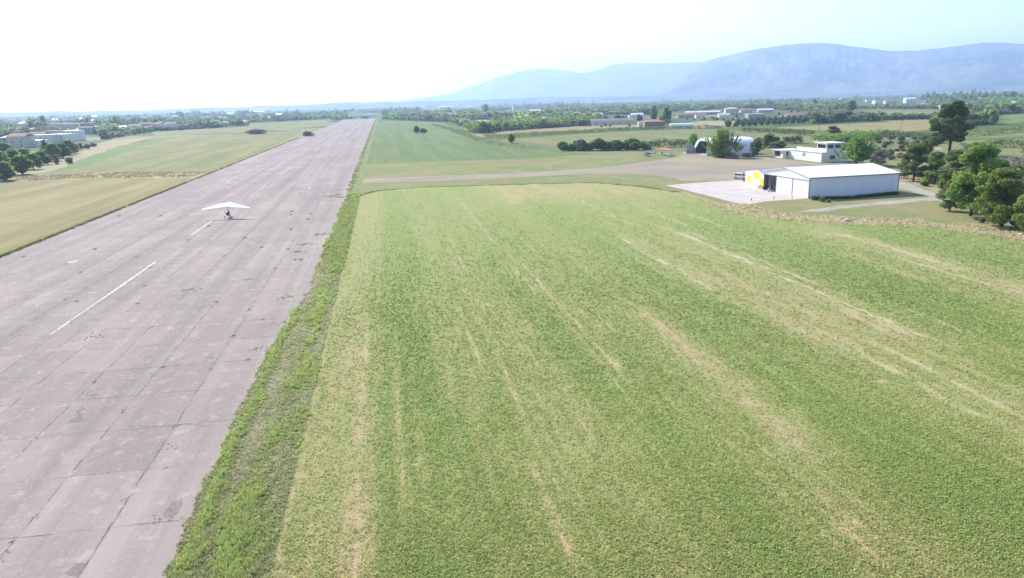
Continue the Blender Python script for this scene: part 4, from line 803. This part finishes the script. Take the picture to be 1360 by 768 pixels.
# gable surround: arch ring with a chamfered opening
op = [(1.0, 0), (1.0, 1.9), (5.4, 5.6), (QW-5.4, 5.6), (QW-1.0, 1.9), (QW-1.0, 0)]
b = MB(); 
def ring_at(x):
    out = [(x, y, z) for y, z in inn]; ip = []
    tot = [0]
    for a_, c_ in zip(op[:-1], op[1:]): tot.append(tot[-1]+math.dist(a_, c_))
    for i in range(n):
        t = tot[-1]*i/(n-1); k = min(len(op)-2, max(0, sum(1 for v in tot if v <= t)-1)); u = (t-tot[k])/(tot[k+1]-tot[k]); ip.append((x, op[k][0]+(op[k+1][0]-op[k][0])*u, op[k][1]+(op[k+1][1]-op[k][1])*u))
    return out, ip
o1, i1 = ring_at(.05); o2, i2 = ring_at(.2)
for i in range(n-1): b.add([o1[i], o1[i+1], i1[i+1], i1[i], o2[i], o2[i+1], i2[i+1], i2[i]], [(0, 1, 2, 3), (7, 6, 5, 4), (3, 2, 6, 7)])
b.build('gable', MAT['white'], q)
MB().prism([(-4.8, 0), (-.1, 0), (-.1, 2.0), (-1.6, 3.6), (-3.0, 4.4), (-4.8, 4.4)], 'y', QW-2.3, QW-2.15).build('door', MAT['grey'], q)
MB().prism([(-3.0, 0), (-.1, 0), (-.1, 3.6), (-3.0, 3.9)], 'y', 2.0, 2.15).build('door', MAT['white_sheet'], q)
MB().box(.1, QL-.25, 1, QW-1, .03, .07).build('floor', MAT['grey_shed'], q)

# control building
cb = empty('control_building', (157, 246.9, 0), R(1), label='low white control building with a glazed lookout room on its roof', cat='building')
MB().box(0, 11, 0, 20, 0, 3.45).build('main_block', MAT['render_white'], cb)
MB().box(-.25, 11.25, -.25, 20.2, 3.453, 3.62).build('roof_slab', MAT['white'], cb)
MB().box(.3, .6, 4.5, 17, 3.623, 4.9).build('parapet', MAT['render_white'], cb)
tw = MB().box(2.2, 8.6, .8, 6.8, 3.623, 6.7).build('lookout_room', MAT['render_white'], cb)
MB().box(1.4, 9.4, 0, 7.8, 6.703, 6.95).build('lookout_roof', MAT['white'], cb)
for x0, x1 in ((2.7, 5.0), (5.6, 8.2)): MB().box(x0, x1, .74, .797, 4.9, 6.2).build('window', MAT['glass'], cb)
MB().box(2.14, 2.197, 1.4, 6.2, 4.9, 6.2).build('window', MAT['glass'], cb)
for yy in (10.5, 11.6): MB().box(-.05, -.003, yy, yy+.45, 1.6, 2.9).build('window', MAT['glass'], cb)
f_ = MB().box(3.4, 5.4, -.05, -.003, 1.1, 2.4).build('window', MAT['glass'], cb); MB().box(3.3, 5.5, -.08, -.052, 1.0, 1.1).build('sill', MAT['white'], f_)
MB().box(-2, 6, 22.5, 30, 0, 3.0).build('side_wing', MAT['render_white'], cb); MB().box(-2.9, 6.4, 21.7, 30.4, 3.003, 3.2).build('wing_roof', MAT['white'], cb)
MB().box(-.6, 3.4, 22.44, 22.497, 1.2, 2.5).build('window', MAT['glass'], cb); MB().box(-2.06, -2.003, 24.5, 28.5, .7, 2.6).build('window', MAT['glass'], cb)
MB().box(0.2, 6, 20.21, 22.43, 0, 2.9).build('link', MAT['render_white'], cb)

# houses: gable or flat, windows and door
def house(px, py, w, d, h, roofm, wallm, label, rz=0, kind='gable', group=None, name='house', wins=2, cat='house'):
    x, y = at(px, py); o = empty(name, (x, y, 0), rz, label=label, cat=cat, group=group)
    MB().box(-w/2, w/2, -d/2, d/2, 0, h).build('wall', MAT[wallm], o)
    if kind == 'gable':
        rh = min(2.6, d*.22); b = MB(); e = .35
        b.prism([(-d/2-e, h+.01), (0, h+rh), (d/2+e, h+.01)], 'x', -w/2-e, w/2+e); b.build('roof', MAT[roofm], o)
    elif kind == 'hip':
        rh = 1.8; e = .4; k = w/2-min(d/2, w/2-.5); b = MB(); b.add([(-w/2-e, -d/2-e, h+.01), (w/2+e, -d/2-e, h+.01), (w/2+e, d/2+e, h+.01), (-w/2-e, d/2+e, h+.01), (-k, 0, h+rh), (k, 0, h+rh)], [(0, 3, 2, 1), (0, 1, 5, 4), (1, 2, 5), (2, 3, 4, 5), (3, 0, 4)]); b.build('roof', MAT[roofm], o)
    elif kind == 'flat': b = MB(); b.box(-w/2-.15, w/2+.15, -d/2-.15, d/2+.15, h+.003, h+.35); b.build('roof', MAT[roofm], o)
    elif kind == 'arch':
        b = MB(); b.prism([(d/2*math.cos(t), h+d*.28*math.sin(t)) for t in [math.pi*i/10 for i in range(11)]], 'x', -w/2-.1, w/2+.1); b.build('roof', MAT[roofm], o)
    for k in range(wins):
        xx = -w/2+w*(k+.5)/wins
        for fl in range(int(h//2.8)): MB().box(xx-.5, xx+.5, -d/2-.05, -d/2-.003, fl*2.8+1.0, fl*2.8+2.2).build('window', MAT['glass'], o)
    for yy in (-d/4, d/4):
        if wins: MB().box(-w/2-.05, -w/2-.003, yy-.5, yy+.5, 1., 2.2).build('window', MAT['glass'], o)
    return o
H = house
H(868, 169.5, 17, 12, 5, 'tile', 'brick', 'brick barn with a red tiled roof beside the dark trees', R(-10), 'hip', wins=2, name='barn', cat='barn')
H(851, 168.5, 5, 5, 4, 'white', 'render_white', 'small white annex left of the red roofed barn', R(-10), 'flat', wins=1)
H(812, 166, 40, 9, 4.2, 'grey_roof', 'cream', 'long low grey farm shed behind the tan field', R(-5), 'gable', wins=5, name='farm_shed', cat='shed')
H(837, 164, 4, 4, 8, 'white', 'render_white', 'narrow white tower at the right end of the long grey shed', 0, 'flat', wins=1)
H(846, 157, 15, 9, 4.5, 'white', 'render_white', 'white bungalow above the red roofed barn', R(-8), 'gable', wins=3)
H(905, 169.2, 19, 7, 1.4, 'white', 'grey', 'low white tunnel greenhouse at the edge of the pasture', R(-12), 'arch', wins=0, name='greenhouse', cat='greenhouse')
H(933, 152.5, 48, 9, 3.4, 'white', 'grey_shed', 'long white roofed barn left of the cream farmhouse', R(-14), 'gable', wins=4, name='barn', cat='barn')
H(910, 156.5, 20, 10, 3.5, 'tile', 'grey_shed', 'small brownish shed below the left end of the long white barn', R(-10), 'gable', wins=2, name='farm_shed', cat='shed')
H(930, 157, 12, 9, 3.6, 'tile', 'render_white', 'low cream cottage with a brown roof under the long white barn', R(-12), 'gable')
H(971, 152.5, 18, 12, 8.2, 'cream', 'cream', 'two storey cream farmhouse with a pale hipped roof', R(-14), 'hip', wins=3)
H(961, 157.5, 12, 9, 4, 'cream', 'render_white', 'low cream outbuilding in front of the two storey farmhouse', R(-14), 'gable')
H(990, 150.5, 17, 10, 4.5, 'tile', 'cream', 'pinkish bungalow with a red roof right of the cream farmhouse', R(-8), 'hip', wins=3)
H(1002, 158, 18, 10, 5, 'white', 'grey_shed', 'flat roofed grey block house before the pinkish bungalow', R(-6), 'flat', wins=3)
H(1016, 149.5, 22, 10, 3.6, 'white', 'grey_shed', 'white roofed shed above the grey block house', R(-10), 'gable', wins=0, name='barn', cat='barn')
H(1054, 157.5, 16, 10, 3.6, 'tile', 'render_white', 'low red roofed cottage right of the grey block house', R(-8), 'gable', wins=3)
H(1042, 159, 7, 6, 2.8, 'white', 'render_white', 'tiny white shed at the left end of the low red roofed cottage', R(-8), 'flat', wins=0, name='farm_shed', cat='shed')
H(1168, 138, 30, 14, 8, 'tile', 'render_white', 'white house left of the far right village row', R(-5), 'flat', wins=3)
H(1182, 138, 26, 14, 7, 'tile', 'cream', 'pale house with red roof in the middle of the far right village row', R(-12), 'gable', wins=3)
H(1208, 137, 24, 14, 10, 'white', 'render_white', 'tallest white house at the right end of the far right village row', R(-12), 'gable', wins=3)
H(1154, 135.5, 20, 10, 6, 'white', 'render_white', 'small white house at the left end of the far right village row', R(-5), 'flat', wins=2)
H(1293, 158.5, 17, 6, 2.6, 'grey', 'grey_shed', 'low grey shed under the trees right of the pine', R(-10), 'flat', wins=0, name='farm_shed', cat='shed')
H(645, 166.5, 17, 8, 4, 'white', 'render_white', 'bright white roofed shed left of the long windbreak', R(-3), 'gable', wins=0, name='farm_shed', cat='shed')
H(683, 149.5, 8, 8, 15, 'white', 'render_white', 'narrow white tower like house on the plain', 0, 'flat', wins=1)
H(711, 150.5, 22, 12, 5, 'white', 'render_white', 'low white house right of the narrow white tower', R(-8), 'gable', wins=2)
H(624, 143.6, 40, 14, 4.5, 'white', 'cream', 'long low white warehouse before the far town', 0, 'gable', wins=0, name='warehouse', cat='warehouse')
H(592, 144.6, 60, 25, 9, 'white', 'render_white', 'wide white warehouse below the far apartment blocks', 0, 'gable', wins=0, name='warehouse', cat='warehouse')
H(569, 142.6, 45, 20, 11, 'white', 'grey', 'pale blue warehouse left of the wide white one', 0, 'flat', wins=0, name='warehouse', cat='warehouse')
for px, w, h, lab in ((602, 40, 31, 'left taller apartment block on the skyline'), (610, 34, 27, 'right lower apartment block on the skyline')): H(px, 140.6, w, 18, h, 'grey', 'grey_shed', lab, 0, 'flat', wins=4, name='apartment_block', cat='apartment block')
H(485, 155.2, 45, 8, 3, 'white', 'render_white', 'long low white building across the far end of the runway', 0, 'flat', wins=0, name='airfield_building', cat='building')
H(512, 154, 16, 12, 12, 'grey', 'grey_shed', 'dark block building right of the far runway end', 0, 'flat', wins=2, name='airfield_building', cat='building')
H(344, 153.5, 36, 30, 6, 'white', 'grey', 'wide white domed warehouse left of the runway', R(6), 'arch', wins=0, name='warehouse', cat='warehouse')
H(303, 153, 46, 16, 6, 'white', 'grey', 'white flat warehouse left of the domed one', R(4), 'gable', wins=0, name='warehouse', cat='warehouse')
H(99, 187, 14, 11, 8.5, 'white', 'render_white', 'largest white block house behind the left wood', R(-25), 'flat', wins=3)
H(62, 190, 15, 11, 6.5, 'white', 'render_white', 'white two storey house left of the largest white block house', R(-20), 'flat', wins=3)
H(46, 195, 15, 10, 4.5, 'white', 'render_white', 'white flat house with a low wall nearest the left wood', R(-15), 'flat', wins=2)
H(30, 196, 14, 10, 8, 'tile', 'cream', 'brownish house behind a tree left of the white houses', R(-15), 'gable', wins=2)
H(15, 193, 12, 9, 6, 'grey', 'grey_shed', 'grey house at the far left of the houses', R(10), 'hip', wins=2)
H(113, 171.5, 30, 16, 8.5, 'grey', 'grey_shed', 'dark grey warehouse with a bright roof edge behind the white houses', R(-12), 'flat', wins=0, name='warehouse', cat='warehouse')
H(90, 172.5, 24, 12, 8, 'tile', 'cream', 'pinkish house left of the dark grey warehouse', R(-12), 'hip', wins=2)
H(84, 189, 15, 10, 6.5, 'white', 'render_white', 'white house wedged in front of the largest white block house', R(-25), 'flat', wins=2)
H(73, 186, 12, 9, 8, 'cream', 'cream', 'cream house peeping between the white houses on the left', R(-10), 'flat', wins=2)
H(52, 187, 14, 9, 6, 'tile', 'cream', 'cream house with a red roof behind the white flat house', R(5), 'gable', wins=2)
# small houses strewn over the plain
GH = 'small pale houses strewn over the far plain'
hn = 0
while hn < 130:
    d = 1/random.uniform(1/5200, 1/900); a = random.choice([random.uniform(-.70, -.12), random.uniform(-.70, -.12), random.uniform(-.12, .92)]); x, y = math.sin(a)*d, math.cos(a)*d
    if blocked(x, y) or not inview(x, y, 0): continue
    hn += 1; w = random.uniform(8, 14)*(1+d/6500); dd = random.uniform(7, 10)*(1+d/6000); h = random.choice([3.2, 3.5, 6., 6.2])*(1+d/6000); o = empty('house', (x, y, 0), random.uniform(-.4, .4), label='small pale house strewn on the far plain among trees', cat='house', group=GH)
    MB().box(-w/2, w/2, -dd/2, dd/2, 0, h).build('wall', MAT[random.choice(['render_white', 'render_white', 'cream', 'grey_shed'])], o); rh = 2.
    if random.random() < .6: MB().prism([(-dd/2-.3, h+.01), (0, h+rh), (dd/2+.3, h+.01)], 'x', -w/2-.3, w/2+.3).build('roof', MAT[random.choice(['tile', 'tile', 'white', 'grey'])], o)
    else: MB().box(-w/2-.1, w/2+.1, -dd/2-.1, dd/2+.1, h+.003, h+.4).build('roof', MAT['white'], o)

# ------------------------------------------------------------------ POLES, WIRES
def pole(px, py, top, label, lean=0, arm=True, r=.14):
    x, y = at(px, py); h = (py-top)*dep(x, y)/F; o = empty('utility_pole', (x, y, 0), R(-10), label=label, cat='utility pole'); lx = lean*h
    MB().tube((0, 0, -.2), (lx, 0, h), r, r*.7, 8).build('shaft', MAT['wood'], o, smooth=True)
    if arm: MB().box(lx-.9, lx+.9, -.06, .06, h-.5, h-.38).build('crossarm', MAT['wood'], o); b = MB(); [b.tube((lx+q_, 0, h-.38), (lx+q_, 0, h-.2), .05, .04, 6) for q_ in (-.8, 0, .8)]; b.build('insulator', MAT['white'], o)
    return (x+lx, y, h-.25)
pole(973, 186, 168, 'wooden pole behind the spiky tree at the arched hangar'); pole(1087.5, 176.5, 164.5, 'wooden pole in the field behind the control building')
pole(1195, 175.5, 161.5, 'leaning wooden pole at the front edge of the long tan field', lean=.16)
p1 = pole(1263, 268, 222.5, 'wooden pole with crossarm standing among the trees by the gravel road'); p2 = pole(1177.5, 232, 196, 'thin grey pole behind the right end of the white hangar', arm=False, r=.1)
def wire(a, b, sag, label):
    pts = [(a[0]+(b[0]-a[0])*t, a[1]+(b[1]-a[1])*t, a[2]+(b[2]-a[2])*t-sag*4*t*(1-t)) for t in [i/12 for i in range(13)]]
    MB().path(pts, .022, 4).build('overhead_wire', MAT['grey'], label=label, cat='wire')
hc = hl(L_, 3); wire(p1, (hc[0], hc[1], ev+.25), .5, 'overhead wire from the wooden pole to the hangar roof corner'); wire(p1, (150, 128, 7.5), .5, 'overhead wire running from the wooden pole into the right hand trees')

for px, py, w_, h_, k, lab in [(1081, 266, 9, 7, 'shrub_d', 'straw coloured bush at the near corner of the white hangar'), (1092, 268, 11, 7, 'shrub_a', 'green and straw bush right of the one at the hangar corner'), (1101, 269, 8, 5, 'shrub_d', 'small straw bush by the gravel road before the hangar wall')]:
    x, y = at(px, py); s = dep(x, y)/F; plant(k, x, y, h_*s, w_*s, label=lab)
# stones, markers
def rock(px, py, s, label, mat='stone'):
    x, y = at(px, py); b = MB().ball((0, 0, s*.3), s, s*.6, s*.45, 12, 8); b.v = [(v[0]*random.uniform(.88, 1.1), v[1]*random.uniform(.88, 1.1), v[2]*random.uniform(.9, 1.1)) for v in b.v]; b.build('rock', MAT[mat], loc=(x, y, .02), smooth=False, label=label, cat='rock')
rock(1125, 294, .75, 'white rock lying on the straw bank before the white hangar'); rock(1356, 313, .5, 'small grey rock in the dry grass at the right edge')
for i, (px, py, w) in enumerate(((1028, 264, 'left'), (1052, 263.5, 'right'), (998, 266.5, 'lone'))):
    x, y = at(px, py); MB().tube((0, 0, 0), (0, 0, .5), .09, .08, 8).build('bollard', MAT['black'], loc=(x, y, .02), label={'left': 'short dark post on the pad edge, left of the one at the hangar corner', 'right': 'short dark post on the pad edge nearest the hangar corner', 'lone': 'short dark post at the lower tip of the pale concrete pad'}[w], cat='post')

# ------------------------------------------------------------------ VEHICLES
def car(px, py, rz, mat, label, suv=False):
    x, y = at(px, py); o = empty('parked_car', (x, y, .02), rz, label=label, cat='car')
    hb = 1.0 if suv else .85; ht = 1.75 if suv else 1.45; l = 2.25
    def body(prof, w0, w1):
        b = MB(); n = len(prof); vs_ = [(x_, -w, z_) for x_, z_, w in prof]+[(x_, w, z_) for x_, z_, w in prof]
        b.add(vs_, [tuple(range(n)), tuple(range(2*n-1, n-1, -1))]+[(i, (i+1) % n, n+(i+1) % n, n+i) for i in range(n)]); return b
    low = [(-l, .35, .82), (-l, .8, .80), (-l+.12, hb, .78), (-.2, hb+.02, .82), (1.0, hb, .82), (l-.25, hb-.12, .76), (l, .62, .72), (l, .32, .76), (l-.3, .25, .82), (-l+.3, .25, .82)]
    body(low, 0, 0).build('body', MAT[mat], o, bevel=.05)
    xr = -l+.15 if suv else -l+.45
    cab = [(xr, hb, .76), (xr+.25, ht-.05, .62), (xr+.6, ht, .60), (.35, ht-.02, .60), (1.15, hb, .76)]
    body(cab, 0, 0).build('cabin', MAT[mat], o, bevel=.04)
    b = MB()
    for s in (-1, 1):
        y0 = s*.80; y1 = s*.665
        b.add([(xr+.3, y0*.955, hb+.08), (.85, y0*.955, hb+.08), (.32, y1, ht-.14), (xr+.42, y1, ht-.14)], [(0, 1, 2, 3)])
    b.build('side_windows', MAT['glass'], o)
    MB().add([(1.16, -.68, hb+.06), (1.16, .68, hb+.06), (.52, .54, ht-.12), (.52, -.54, ht-.12)], [(0, 1, 2, 3)]).build('windscreen', MAT['glass'], o)
    MB().add([(xr-.02, -.66, hb+.1), (xr-.02, .66, hb+.1), (xr+.19, .54, ht-.14), (xr+.19, -.54, ht-.14)], [(0, 1, 2, 3)]).build('rear_window', MAT['glass'], o)
    for wx in (-1.35, 1.4):
        for s in (-1, 1):
            w_ = MB().tube((wx, s*.62, .33), (wx, s*.86, .33), .33, .33, 16).build('wheel', MAT['black'], o); MB().tube((wx, s*.861, .33), (wx, s*.875, .33), .2, .18, 10).build('rim', MAT['steel'], w_)
    for s in (-1, 1): MB().box(l-.02, l+.02, s*.6-.14, s*.6+.14, .6, .74).build('headlight', MAT['white'], o); MB().box(-l-.02, -l+.02, s*.65-.1, s*.65+.1, .7, .9).build('tail_light', MAT['red_car'], o)
    return o
car(984, 238, R(-62), 'white', 'white estate car parked left of the yellow and white shed', True)
car(973.5, 210.3, R(170), 'red_car', 'red car under the spiky tree before the arched hangar')
car(957, 209.3, R(80), 'navy_car', 'dark car in the tree shade left of the red car', True)
car(990, 208.8, R(95), 'navy_car', 'dark car right of the red car beside the arched hangar wall', True); car(997.5, 208.2, R(85), 'navy_car', 'rightmost dark car by the end of the arched hangar', True)

def wing_mesh(span, chord, sweep, washout=.5, camber=.12, nose_z=0., tilt=0.):
    """delta hang-glider wing: nose at +y, tips aft and lower"""
    b = MB(); n = 16; m = 5; vs_ = []
    for i in range(-n, n+1):
        t = i/n; a = abs(t); xx = t*span/2; yl = -a*sweep; c = chord*(1-a)**.8*.85+.35*chord*(1-a)*.3+.28; 
        for j in range(m+1):
            u = j/m; yy = yl-c*u; zz = camber*math.sin(math.pi*u**.8)*(1-a)*chord*.4-.25*washout*a*a*0-tilt*(-yy)-.30*a; vs_.append((xx, yy, zz+.02))
    fs = []
    for i in range(2*n):
        for j in range(m): k = i*(m+1)+j; fs.append((k, k+m+1, k+m+2, k+1))
    b.add(vs_, fs); return b
def microlight(px, py, rz, sailm, label, wing=True, span=10.5, tilt=.25, pod='grey', loc=None, wh=3.75, prop=True):
    x, y = loc if loc else at(px, py); o = empty('ultralight_trike', (x, y, .03), rz, label=label, cat='ultralight')
    # pod: pointed boat shape, nose to +y
    b = MB(); secs = [(1.45, .05, .55, .5), (1.1, .22, .40, .72), (.5, .34, .33, .85), (-.1, .36, .33, .8), (-.6, .22, .4, .7)]; rings = []
    for yy, w, z0, z1 in secs: rings.append([(w*math.cos(t), yy, (z0+z1)/2+(z1-z0)/2*math.sin(t)) for t in [2*math.pi*i/10 for i in range(10)]])
    vs_ = [v for r_ in rings for v in r_]; fs = [(r_*10+i, r_*10+(i+1) % 10, r_*10+10+(i+1) % 10, r_*10+10+i) for r_ in range(4) for i in range(10)]+[tuple(range(10)), tuple(range(49, 39, -1))]; b.add(vs_, fs); b.build('pod', MAT[pod], o, smooth=True)
    b = MB(); b.tube((0, -.5, .5), (0, -.1, wh-.35), .035, .035); b.tube((0, 1.1, .6), (0, -.08, wh-.6), .03, .03); b.tube((-.85, -.65, .25), (0, -.35, .75), .04, .04); b.tube((.85, -.65, .25), (0, -.35, .75), .04, .04); b.tube((-.85, -.65, .25), (.85, -.65, .25), .03, .03); b.build('frame', MAT['steel'], o)
    MB().box(-.25, .25, -1.05, -.55, .75, 1.25).build('engine', MAT['black'], o, bevel=.05)
    if prop:
        b = MB(); b.tube((0, -1.05, 1.1), (0, -1.18, 1.1), .06); [b.add([(0, -1.15, 1.1), (.75*math.cos(t)-.06*math.sin(t), -1.13, 1.1+.75*math.sin(t)+.06*math.cos(t)), (.75*math.cos(t)+.06*math.sin(t), -1.17, 1.1+.75*math.sin(t)-.06*math.cos(t))], [(0, 1, 2)]) for t in (.4, 2.49, 4.6)]; b.build('propeller', MAT['black'], o)
    for wx, wy in ((-.85, -.65), (.85, -.65), (0, 1.25)):
        w_ = MB().tube((wx-.08, wy, .2), (wx+.08, wy, .2), .2, .2, 14).build('wheel', MAT['black'], o)
        MB().ball((wx, wy-.05, .28), .13, .34, .17, 10, 6).build('wheel_spat', MAT['white'], w_, smooth=True)
    if wing:
        w_ = wing_mesh(span, 2.5, 2.9, tilt=tilt).build('wing', MAT[sailm], o, loc=(0, 1.5, wh+.25), smooth=True)
        b = MB(); b.tube((0, 1.4, wh+.18), (0, -1.6, wh-.55), .03); b.tube((0, .2, wh-.12), (0, .5, wh-1.5), .02); b.tube((-.75, .5, wh-1.5), (.75, .5, wh-1.5), .02); b.tube((-.75, .5, wh-1.5), (-2.6, .0, wh-.5), .01, .01, 4); b.tube((.75, .5, wh-1.5), (2.6, 0, wh-.5), .01, .01, 4); b.tube((-.75, .5, wh-1.5), (0, .2, wh-.1), .018); b.tube((.75, .5, wh-1.5), (0, .2, wh-.1), .018); b.build('control_bar', MAT['steel'], o)
    return o
# the trike rolling on the runway, at the ground point under its pod
TX, TY = G(303.5, 289.5); tk = microlight(0, 0, R(-4), 'sail', 'ultralight trike with a white delta wing rolling down the runway', loc=(TX, TY+.5), tilt=.25, wh=3.05, span=10.6)
# pilot: one continuous skinned body
def person(name, joints, edges, rad, loc, rz, mat, label):
    me = bpy.data.meshes.new(name); me.from_pydata(joints, edges, []); me.update(); o = bpy.data.objects.new(name, me); C.objects.link(o); o.location = loc; o.rotation_euler = (0, 0, rz)
    me.materials.append(mat); md = o.modifiers.new('s', 'SKIN'); ss_ = o.modifiers.new('d', 'SUBSURF'); ss_.levels = 1; ss_.render_levels = 1
    for i, r_ in enumerate(rad): me.skin_vertices[0].data[i].radius = (r_, r_)
    me.skin_vertices[0].data[0].use_root = True
    return tag(o, label, 'person')
pj = [(0, 0, .62), (0, -.03, .9), (0, -.02, 1.15), (0, 0, 1.27), (0, .02, 1.42), (-.19, 0, 1.14), (-.27, .16, .92), (-.25, .42, .95), (.19, 0, 1.14), (.27, .16, .92), (.25, .42, .95), (-.11, .08, .62), (-.14, .5, .70), (-.12, .85, .5), (.11, .08, .62), (.14, .5, .70), (.12, .85, .5), (0, .03, 1.52)]
pe = [(0, 1), (1, 2), (2, 3), (3, 4), (4, 17), (2, 5), (5, 6), (6, 7), (2, 8), (8, 9), (9, 10), (0, 11), (11, 12), (12, 13), (0, 14), (14, 15), (15, 16)]
pr_ = [.14, .15, .15, .055, .10, .07, .045, .035, .07, .045, .035, .09, .07, .045, .09, .07, .045, .09]
pp = person('person', pj, pe, pr_, (TX, TY+.55, .10), R(-4), MAT['cloth'], 'person in dark clothing sitting in the trike on the runway'); MB().ball((0, .03, 1.47), .125, .14, .15).build('helmet', MAT['black'], pp, smooth=True)

# parked machines by the arched hangar
microlight(881, 206.5, R(-60), 'orange', 'parked ultralight trike with a long orange wing beside the white one', span=11, tilt=.10, wh=2.9, pod='white')
def plane(px, py, rz, bodym, wingm, label, high=True, span=9, wz=None, sc_=1, loc=None):
    x, y = loc if loc else at(px, py); o = empty('light_aircraft', (x, y, .03), rz, label=label, cat='aircraft'); o.scale = (sc_,)*3
    b = MB(); secs = [(2.1, .18, .75, 1.05), (1.8, .38, .6, 1.3), (.8, .48, .5, 1.55), (0, .48, .5, 1.85), (-.8, .40, .6, 1.7), (-2., .2, .85, 1.25), (-3.6, .07, .95, 1.15)]; rings = []
    for yy, w, z0, z1 in secs: rings.append([(w*math.cos(t), yy, (z0+z1)/2+(z1-z0)/2*math.sin(t)) for t in [2*math.pi*i/10 for i in range(10)]])
    n_ = len(secs); b.add([v for r_ in rings for v in r_], [(r_*10+i, r_*10+(i+1) % 10, r_*10+10+(i+1) % 10, r_*10+10+i) for r_ in range(n_-1) for i in range(10)]+[tuple(range(10)), tuple(range(10*n_-1, 10*n_-11, -1))]); b.build('fuselage', MAT[bodym], o, smooth=True)
    MB().ball((0, .35, 1.5), .36, .6, .38).build('canopy', MAT['glass'], o, smooth=True)
    wz = wz or (1.95 if high else .75); MB().prism([(.9, wz), (.7, wz+.13), (.2, wz+.15), (-.55, wz+.02)], 'x', -span/2, span/2).build('wing', MAT[wingm], o)
    MB().box(-1.3, 1.3, -3.7, -3.05, 1.05, 1.1).build('tailplane', MAT[wingm], o); MB().prism([(-3.8, 1.1), (-3.0, 1.1), (-3.45, 2.1), (-3.85, 2.1)], 'x', -.04, .04).build('fin', MAT[bodym], o)
    for wx, wy in ((-.9, .3), (.9, .3), (0, 1.7)): w_ = MB().tube((wx-.07, wy, .2), (wx+.07, wy, .2), .2, .2, 12).build('wheel', MAT['black'], o); MB().tube((wx, wy, .22), (wx*.3, wy, .7), .035).build('strut', MAT['steel'], w_)
    b = MB(); b.tube((0, 2.1, .9), (0, 2.25, .9), .07); b.box(-.75, .75, 2.2, 2.23, .85, .95); b.build('propeller', MAT['black'], o)
    return o
plane(860, 207.5, R(75), 'grey', 'navy_car', 'dark low winged light aircraft, leftmost of the parked machines', high=False, span=8, sc_=.95)
plane(891, 208, R(115), 'white', 'white', 'white nosed light aircraft parked nearest the arched hangar door', high=False, span=3.0, sc_=.85)
x, y = hl(3.0, 16.0); plane(0, 0, R(60), 'grey', 'white', 'high winged white aircraft inside the open door of the white hangar', high=True, span=8.5, sc_=.9, loc=(x, y))
x, y = G(1023, 254.2); microlight(0, 0, R(130), 'sail', 'wingless grey trike buggy standing before the open door of the white hangar', wing=False, loc=(x, y), wh=1.9)
# motorcycle against the yellow door
x, y = G(1009.8, 250.6); mc = empty('motorcycle', (x, y, .02), R(100), label='dark motorcycle parked before the yellow door of the shed', cat='motorcycle')
for wx in (-.7, .7):
    w_ = MB().tube((wx, -.05, .31), (wx, .05, .31), .31, .31, 16).build('wheel', MAT['black'], mc); MB().tube((wx, -.06, .31), (wx, .06, .31), .2, .2, 10).build('rim', MAT['steel'], w_)
MB().ball((.15, 0, .85), .32, .15, .16).build('fuel_tank', MAT['black'], mc, smooth=True); MB().ball((-.35, 0, .82), .38, .14, .08).build('seat', MAT['black'], mc, smooth=True); MB().box(-.2, .25, -.15, .15, .3, .65).build('engine', MAT['steel'], mc, bevel=.04)
b = MB(); b.tube((.7, 0, .31), (.45, 0, 1.05), .04); b.tube((.45, -.35, 1.08), (.45, .35, 1.08), .02); b.tube((-.7, 0, .31), (-.1, 0, .5), .03); b.build('fork', MAT['steel'], mc)
x, y = G(1015.6, 252.3); dr = empty('oil_drum', (x, y, .02), 0, label='dark oil drum right of the motorcycle by the yellow door', cat='drum'); MB().tube((0, 0, 0), (0, 0, .88), .29, .29, 18).build('barrel', MAT['cloth'], dr); b = MB(); [b.tube((0, 0, z), (0, 0, z+.03), .305, .305, 18) for z in (.0, .29, .58, .86)]; b.build('hoop', MAT['dark_trim'], dr)

# ------------------------------------------------------------------ HAZE
hz = MB().box(-18500, 18500, -2000, 18500, -6, 790).build('haze', bpy.data.materials.new('haze_air'), label='thin blue haze filling the air over the plain', cat='haze', kind='stuff')
hm = hz.data.materials[0]; hm.use_nodes = True; t = hm.node_tree; t.nodes.remove(t.nodes['Principled BSDF']); pv = t.nodes.new('ShaderNodeVolumePrincipled')
pv.inputs['Color'].default_value = (.47, .645, 1.0, 1); pv.inputs['Density'].default_value = HAZE_DENSITY; pv.inputs['Anisotropy'].default_value = .36
t.links.new(pv.outputs[0], t.nodes['Material Output'].inputs['Volume'])
